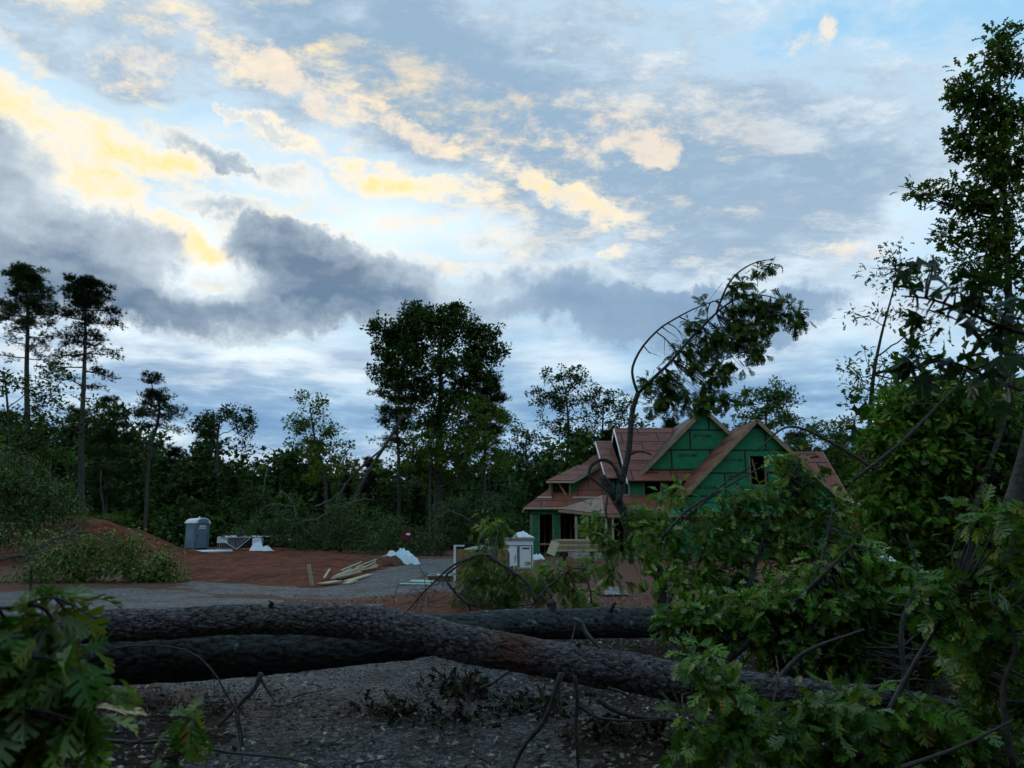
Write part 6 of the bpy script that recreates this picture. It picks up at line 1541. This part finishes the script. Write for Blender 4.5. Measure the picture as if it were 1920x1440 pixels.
for k, (px, py, w, d) in enumerate(((792, 1092, .75, .9), (778, 1098, .9, .35))):
    q = gpt(px, py); m = MB(); m.box((0, 0, .04), (w, d, .025)); o = obj('green_sheet', m.mesh('green_sheet'), M_GLAZE); o.location = tuple(q); o.rotation_euler = (0, .03, .2 * k); tag(o, ('wide pale green sheet flat on the gravel by the low crate', 'narrow pale green strip flat on the gravel by the low crate')[k], 'sheet')

# white cabinet with a sheet on the roof
YC = 34.0; c0, c1 = P(944, 1060, YC), P(1000, 1060, YC); ztc = P(970, 1012, YC)[2]
t = thing('white_cabinet', 'white job-site cabinet with two doors in front of the house', 'cabinet', A3((c0[0] + c1[0]) / 2, YC, 0))
cx, cw = (c0[0] + c1[0]) / 2, c1[0] - c0[0]
m = MB(); m.box((cx, YC + .5, ztc / 2), (cw, 1.0, ztc)); part('body', m, M_WHITE, t)
m = MB(); m.box((cx, YC + .48, ztc + .04), (cw + .14, 1.14, .08)); part('top', m, M_CONC, t)
for s in (-1, 1):
    m = MB(); m.box((cx + s * cw * .235, YC - .02, ztc * .42), (cw * .42, .03, ztc * .76)); dd = part('door', m, M_WHITE2, t)
    for e in (-1, 1):
        m = MB(); m.bar(A3(cx + s * cw * .235 + e * cw * .21, YC - .04, ztc * .04), A3(cx + s * cw * .235 + e * cw * .21, YC - .04, ztc * .80), .03, .025, (0, 1, 0)); part('door_edge', m, M_TAPE, dd)
    m = MB(); m.bar(A3(cx + s * cw * .025, YC - .042, ztc * .80), A3(cx + s * cw * .445, YC - .042, ztc * .80), .025, .03, (0, 1, 0)); part('door_edge', m, M_TAPE, dd)
m = MB(); m.box((cx + cw * .25, YC - .045, ztc * .70), (cw * .24, .01, .05)); part('door_sign', m, M_DARK, t)
crumple('white_sheet', 'rumpled white sheet with a red edge on top of the white cabinet', 'sheet', A3(cx + cw * .18, YC + .45, ztc + .07), (.42, .3, .26), M_WHITE2, 25)
# lumber leaning and stacked by the porch
YL = 40
t = thing('lumber_stack', 'stack of pale lumber under the porch left of the bent oak', 'lumber stack', A3(*P(1070, 1040, YL)[:2], 0))
for k in range(5):
    for j in range(2):
        m = MB(); x = P(1062, 1030, YL)[0] + r.normal() * .06; m.box((x + .6, YL + j * .3, .62 + k * .125), (2.1 + r.normal() * .1, .26, .10)); part('plank', m, M_LUMBER if k % 2 else M_LUMBER2, t)
for k in (-1, 1):
    m = MB(); m.box((P(1062, 1030, YL)[0] + .6 + k * .7, YL + .15, .28), (.15, .6, .56)); part('bearer', m, M_DARK, t)
a = P(1032, 1040, 38.5); m = MB(); m.bar(A3(0, 0, 0), A3(.28, .3, .62), .42, .03, (0, -1, .4)); o = obj('plywood_offcut', m.mesh('plywood_offcut'), M_LUMBER2); o.location = (a[0], a[1], max(a[2], .3)); tag(o, 'tan plywood offcut leaning on the lumber stack right of the cabinet', 'board')
q = P(1007, 1042, 36); crumple('white_bag', 'small white bag right of the white cabinet', 'bag', A3(q[0], q[1], max(q[2] - .2, 0)), (.32, .25, .32), M_WHITE2, 31)
# weathered doghouse-like plank ramp and boards by the logs
YD = 22.0; a = P(1062, 1075, YD); t = thing('brown_ramp', 'reddish plank panel sloping down with a round dark hole', 'ramp', A3(a[0], YD, 0))
m = MB(); m.bar(P(1062, 1048, YD), P(1105, 1082, YD), .04, .22, (0, 0, 1)); part('top_board', m, M_OSB, t); m = MB()
pp = [P(1062, 1052, YD + .05), P(1104, 1084, YD + .05), P(1104, 1094, YD + .05), P(1062, 1094, YD + .05)]; m.add(np.array(pp + [x + A3(0, .5, 0) for x in pp]), None, [(3, 2, 1, 0), (4, 5, 6, 7), (0, 1, 5, 4), (1, 2, 6, 5), (2, 3, 7, 6), (3, 0, 4, 7)]); part('side', m, M_RED, t)
cc = P(1081, 1080, YD); an = np.linspace(0, 6.283, 19)[:-1]; m = MB(); m.add(np.array([cc + A3(0, -.02, 0)] + [cc + A3(.12 * math.cos(q), -.02, .12 * math.sin(q)) for q in an]), [(0, 1 + (k + 1) % 18, 1 + k) for k in range(18)]); part('hole', m, M_DARK, t)
for k, (px, py, px1, py1, w) in enumerate(((1105, 1112, 1142, 1110, .28), (1098, 1118, 1130, 1117, .2), (1104, 1142, 1108, 1126, .1), (1060, 1112, 1095, 1110, .25))):
    a, b_ = gpt(px, py), gpt(px1, py1); a[2] += .06; b_[2] += .08; cc = (a + b_) / 2; m = MB(); m.bar(a - cc, b_ - cc, w, .04); o = obj('scrap_board', m.mesh('scrap_board'), M_LUMBER); o.location = tuple(cc)
    tag(o, ('wide pale board on the soil behind the dark rear log', 'second board tucked under the wide board behind the rear log', 'short board end pointing at the rear log', 'board half hidden by leaves left of the wide board')[k], 'board')
q = P(1150, 1080, 20); q[2] = 0; crumple('grey_sheet', 'grey plastic sheet on the ground by the bent oak', 'sheet', A3(q[0], q[1], .02), (.30, .3, .22), M_CONC, 41)
q = P(1663, 1058, 9.5); crumple('white_bag', 'scrap of white plastic caught in the thicket at right', 'bag', q, (.10, .08, .10), M_WHITE2, 51)
